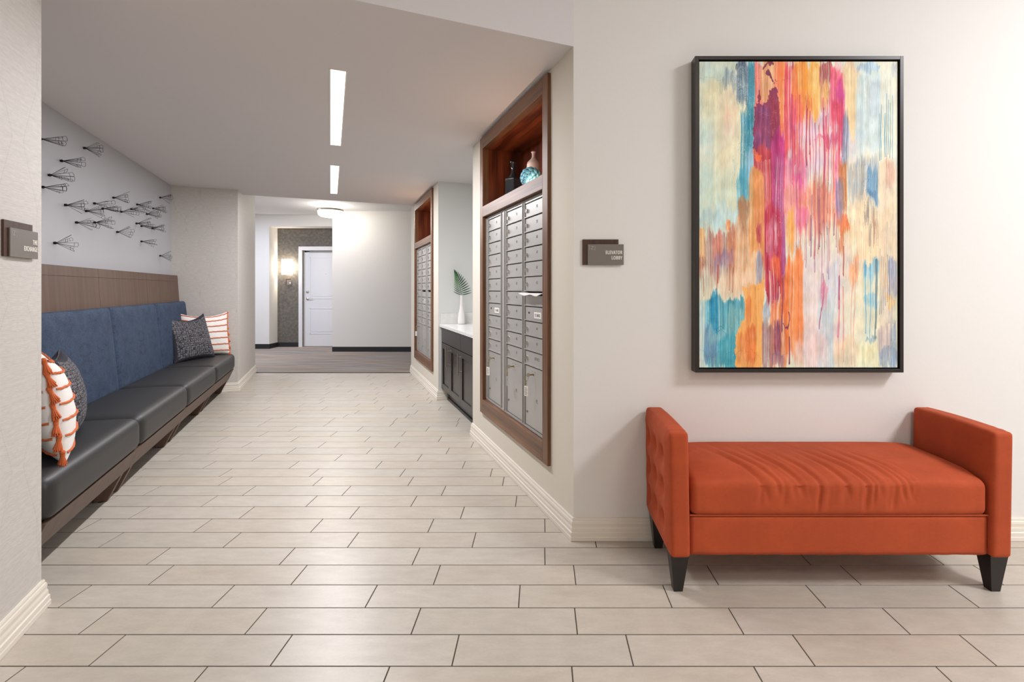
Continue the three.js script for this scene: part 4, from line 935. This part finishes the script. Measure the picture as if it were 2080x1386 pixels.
  // lower right
  pull(216, 400, 260, 620, [232, 214, 212], { a: .4, rag: 30 }); pull(246, 480, 280, 630, [186, 204, 214], { a: .45, rag: 30 }); pull(264, 410, 290, 520, [200, 208, 222], { a: .35, rag: 24 }); pull(220, 560, 262, 630, [236, 206, 200], { a: .4 });
  pull(340, 408, 372, 448, [134, 190, 214], { a: .6, rag: 10 }); pull(342, 474, 370, 506, [120, 186, 214], { a: .6, rag: 8 }); pull(340, 440, 372, 570, [206, 220, 206], { a: .35, rag: 12 }); for (const [x, k] of [[345, 0], [354, 0], [366, 1], [368, 1]]) drip(x, 412, rr(540, 572), k ? [60, 88, 110] : [52, 150, 204], { a: .85, wd: 1.3, wob: .3 });
  pull(344, 565, 372, 580, [150, 176, 186], { a: .5, rag: 5 }); pull(372, 545, 396, 612, [176, 166, 170], { a: .5, rag: 10 }); pull(374, 470, 402, 600, [204, 190, 188], { a: .3, rag: 18 }); pull(392, 400, 410, 480, [150, 160, 190], { a: .5, rag: 14 }); pull(374, 590, 410, 630, [142, 160, 178], { a: .55, rag: 8 }); pull(396, 540, 410, 630, [150, 168, 190], { a: .45 }); blob([[384, 480], [406, 484], [404, 500], [394, 520], [388, 500]], [240, 206, 152], .8);
  for (let i = 0; i < 9; i++) drip(374 + i * 4, rr(390, 440), rr(480, 600), [96, 92, 104], { a: .65, wd: .8, wob: .5 });
  drip(289, 452, 500, [164, 76, 128], { a: .9, wd: 3 }); drip(289, 490, 560, [222, 134, 166], { a: .7, wd: 3 }); for (const x of [298, 299, 316, 322, 290]) drip(x, rr(400, 470), rr(590, 630), [216, 120, 130], { a: .6, wd: 1, wob: .3 }); drip(299, 380, 440, [170, 92, 70], { a: .8, wd: 2.4 });
  for (const [x, y0, y1] of [[240, 330, 430], [254, 350, 480], [266, 340, 430], [269, 350, 440], [232, 330, 400], [222, 340, 420]]) drip(x, y0, y1, [150, 86, 140], { a: .6, wd: 1.4 }); c.strokeStyle = rgba([150, 70, 110], .7); c.lineWidth = 1.6 * K; c.beginPath(); c.moveTo(256 * K, 440 * K); c.quadraticCurveTo(262 * K, 480 * K, 254 * K, 505 * K); c.quadraticCurveTo(248 * K, 520 * K, 249 * K, 545 * K); c.stroke(); pull(254, 458, 268, 500, [226, 132, 160], { a: .5, rag: 12, lean: -5 });
  pull(322, 580, 372, 630, [228, 230, 190], { a: .5, rag: 10 }); pull(280, 560, 330, 630, [238, 212, 180], { a: .35, rag: 20 }); pull(310, 400, 330, 450, [246, 170, 124], { a: .5, rag: 16 });
  // lower left
  pull(0, 300, 100, 345, [188, 216, 222], { a: .4, rag: 20 }); pull(56, 322, 66, 345, [244, 158, 104], { a: .8, rag: 5 }); pull(0, 338, 12, 412, [244, 186, 124], { a: .7, rag: 8 }); pull(0, 408, 12, 436, [180, 120, 98], { a: .65 });
  pull(12, 352, 74, 446, [176, 130, 126], { a: .45, rag: 22, jit: 28 }); pull(28, 350, 48, 410, [202, 122, 104], { a: .55, rag: 12 }); pull(58, 340, 76, 440, [214, 138, 104], { a: .5, rag: 16 }); pull(30, 390, 70, 430, [150, 118, 150], { a: .35, rag: 14 });
  pull(72, 330, 134, 480, [230, 166, 118], { a: .5, rag: 20, jit: 24 }); pull(84, 290, 100, 360, [178, 128, 92], { a: .5, rag: 18 }); pull(103, 225, 134, 400, [232, 164, 100], { a: .75, rag: 12, jit: 14 }); pull(78, 282, 104, 330, [186, 132, 90], { a: .5, rag: 12 }); pull(118, 330, 128, 380, [186, 70, 86], { a: .6, rag: 12 }); pull(118, 400, 130, 450, [150, 160, 190], { a: .5, rag: 14 });
  pull(40, 430, 110, 490, [240, 208, 176], { a: .45, rag: 20 }); for (const x of [8, 22, 27, 37, 39, 62, 70]) drip(x, 420, rr(450, 492), [186, 94, 66], { a: .75, wd: 1.4 });
  pull(0, 430, 30, 500, [220, 216, 196], { a: .4 }); pull(0, 490, 14, 630, [184, 212, 214], { a: .6, rag: 6 }); pull(12, 488, 96, 630, [88, 172, 194], { a: .65, rag: 10, jit: 26 }); pull(22, 474, 38, 560, [40, 146, 188], { a: .55, rag: 14 }); pull(60, 505, 92, 560, [150, 200, 200], { a: .45, rag: 16 }); pull(12, 550, 36, 618, [112, 146, 180], { a: .6, rag: 12 }); pull(20, 545, 58, 575, [142, 196, 206], { a: .5, rag: 10 }); pull(40, 560, 76, 630, [60, 164, 188], { a: .45, rag: 14 });
  scumble(14, 540, 60, 552, [30, 124, 160], 60, { a: .6, len: 16 }); scumble(4, 490, 80, 560, [40, 90, 110], 70, { a: .35, len: 10, th: .5 });
  blob([[92, 462], [132, 450], [134, 480], [130, 560], [126, 634], [78, 634], [74, 580], [76, 556], [84, 540], [94, 530], [96, 510], [92, 490]], [242, 180, 108], 1, 4); pull(94, 452, 132, 630, [238, 168, 98], { a: .35, rag: 10, jit: 22 }); pull(97, 482, 108, 540, [226, 130, 76], { a: .5, rag: 10 }); pull(98, 548, 116, 630, [228, 124, 70], { a: .55, rag: 10 }); pull(80, 556, 98, 620, [226, 140, 84], { a: .4, rag: 12 });
  pull(178, 400, 216, 600, [248, 136, 74], { a: .6, rag: 22, jit: 22 }); pull(146, 490, 182, 630, [226, 122, 72], { a: .6, rag: 22, jit: 30 }); pull(130, 540, 152, 630, [150, 110, 116], { a: .6, rag: 22, jit: 30 }); pull(132, 500, 146, 545, [164, 176, 190], { a: .65, rag: 12 }); pull(154, 545, 168, 600, [124, 64, 108], { a: .55, rag: 18 }); pull(150, 596, 176, 626, [150, 116, 140], { a: .55, rag: 8 }); pull(168, 430, 182, 540, [236, 124, 62], { a: .4, rag: 20 });
  pull(182, 312, 196, 400, [250, 172, 84], { a: .65, rag: 14 }); pull(196, 390, 214, 570, [250, 150, 92], { a: .45, rag: 24 }); pull(196, 580, 216, 630, [238, 190, 170], { a: .45 }); drip(172, 440, 560, [128, 56, 108], { a: .8, wd: 2 }); c.strokeStyle = rgba([120, 50, 100], .8); c.lineWidth = 2 * K; c.beginPath(); c.moveTo(186 * K, 520 * K); c.quadraticCurveTo(193 * K, 540 * K, 184 * K, 552 * K); c.quadraticCurveTo(178 * K, 560 * K, 174 * K, 550 * K); c.stroke(); drip(187, 568, 626, [130, 60, 100], { a: .8, wd: 2.6 }); pull(150, 405, 168, 440, [240, 118, 70], { a: .5, rag: 12 });
  pull(140, 330, 160, 400, [240, 190, 200], { a: .4, rag: 20, dens: .5 });
  // fine upright grain of the brush and hairline scratches over all
  for (let i = 0; i < 1500; i++) { const x = rr(0, 411), y = rr(0, 600), L = rr(8, 46); c.strokeStyle = rnd() < .55 ? 'rgba(255,250,235,' + rr(.03, .13) + ')' : 'rgba(80,60,70,' + rr(.02, .09) + ')'; c.lineWidth = rr(.4, 1.2); c.beginPath(); c.moveTo(x * K, y * K); c.lineTo((x + rr(-1, 1)) * K, (y + L) * K); c.stroke(); }
  c.strokeStyle = 'rgba(50,50,60,.35)'; c.lineWidth = 1; for (const y of [31, 600]) { c.beginPath(); c.moveTo(0, y * K); c.lineTo(190 * K, (y + 1.5) * K); c.stroke(); }
  // wet paint: every edge wanders a little, thin and thick patches, and the weave of the canvas
  const src = c.getImageData(0, 0, w, h), out = c.createImageData(w, h), S = src.data, O = out.data;
  for (let y = 0; y < h; y++) for (let x = 0; x < w; x++) {
    const X = x / K, Y = y / K, p = nz(X * .05, Y * .008, 3), q = nz(X * .16, Y * .018, 8), r = nz(X * .5, Y * .06, 5);
    const sx = clamp(x + K * (3.2 * p + .9 * q + .25 * r), 0, w - 1), sy = clamp(y + K * (16 * nz(X * .05, Y * .014, 21) + 6 * nz(X * .2, Y * .03, 14) + 2 * r), 0, h - 1);
    const x0 = Math.floor(sx), y0 = Math.floor(sy), fx = sx - x0, fy = sy - y0, x1 = Math.min(w - 1, x0 + 1), y1 = Math.min(h - 1, y0 + 1);
    const a = (y0 * w + x0) * 4, b = (y0 * w + x1) * 4, d = (y1 * w + x0) * 4, e = (y1 * w + x1) * 4, o = (y * w + x) * 4;
    const tone = 4 + 15 * nz(X * .035, Y * .03, 31) + 11 * nz(X * .11, Y * .05, 33) + 9 * nz(X * .6, Y * .08, 37) + 4 * nz(X * .9, Y * 1.7, 41), tint = 9 * nz(X * .03, Y * .025, 51);
    for (let k = 0; k < 3; k++) O[o + k] = clamp(lerp(lerp(S[a + k], S[b + k], fx), lerp(S[d + k], S[e + k], fx), fy) * 1.12 - 21 + tone + (k === 0 ? -tint : k === 2 ? tint : 0), 0, 255);
    O[o + 3] = 255;
  }
  c.putImageData(out, 0, 0);
  const T = new THREE.CanvasTexture(cv); T.colorSpace = THREE.SRGBColorSpace;
  const canvasMat = std({ map: T, roughness: .7 });
  const x0 = .7417, x1 = 1.739, y1 = 1.23 + (587 - 114) / 1010 * 2.38, y0 = 1.23 - (757 - 587) / 1010 * 2.38, D = .0615, F = .017;
  const cx = (x0 + x1) / 2, t = thing('painting', 'large abstract painting of red, orange and blue drips in a thin black frame', 'painting', V(cx, y0, -2.439));
  const w2 = (x1 - x0) / 2, H = y1 - y0;
  part(t, 'frame_side', bx(-w2, -w2 + F, 0, H, 0, D, .001), M.frame); part(t, 'frame_side', bx(w2 - F, w2, 0, H, 0, D, .001), M.frame);
  part(t, 'frame_side', bx(-w2 + F, w2 - F, 0, F, 0, D, .001), M.frame); part(t, 'frame_side', bx(-w2 + F, w2 - F, H - F, H, 0, D, .001), M.frame);
  part(t, 'frame_back', bx(-w2 + F, w2 - F, F, H - F, .004, .012), M.frameIn);
  const G = .006, cw2 = w2 - F - G, ch0 = F + G, ch1 = H - F - G;
  part(t, 'canvas_edge', bx(-cw2, cw2, ch0, ch1, .014, .0505), M.frameIn);
  const face = new THREE.PlaneGeometry(cw2 * 2, ch1 - ch0).translate(0, (ch0 + ch1) / 2, .0515);
  part(t, 'canvas', face, canvasMat, 'abstract picture of coloured drips and brushed blocks');
}
// @@B
renderer.render(scene, camera);
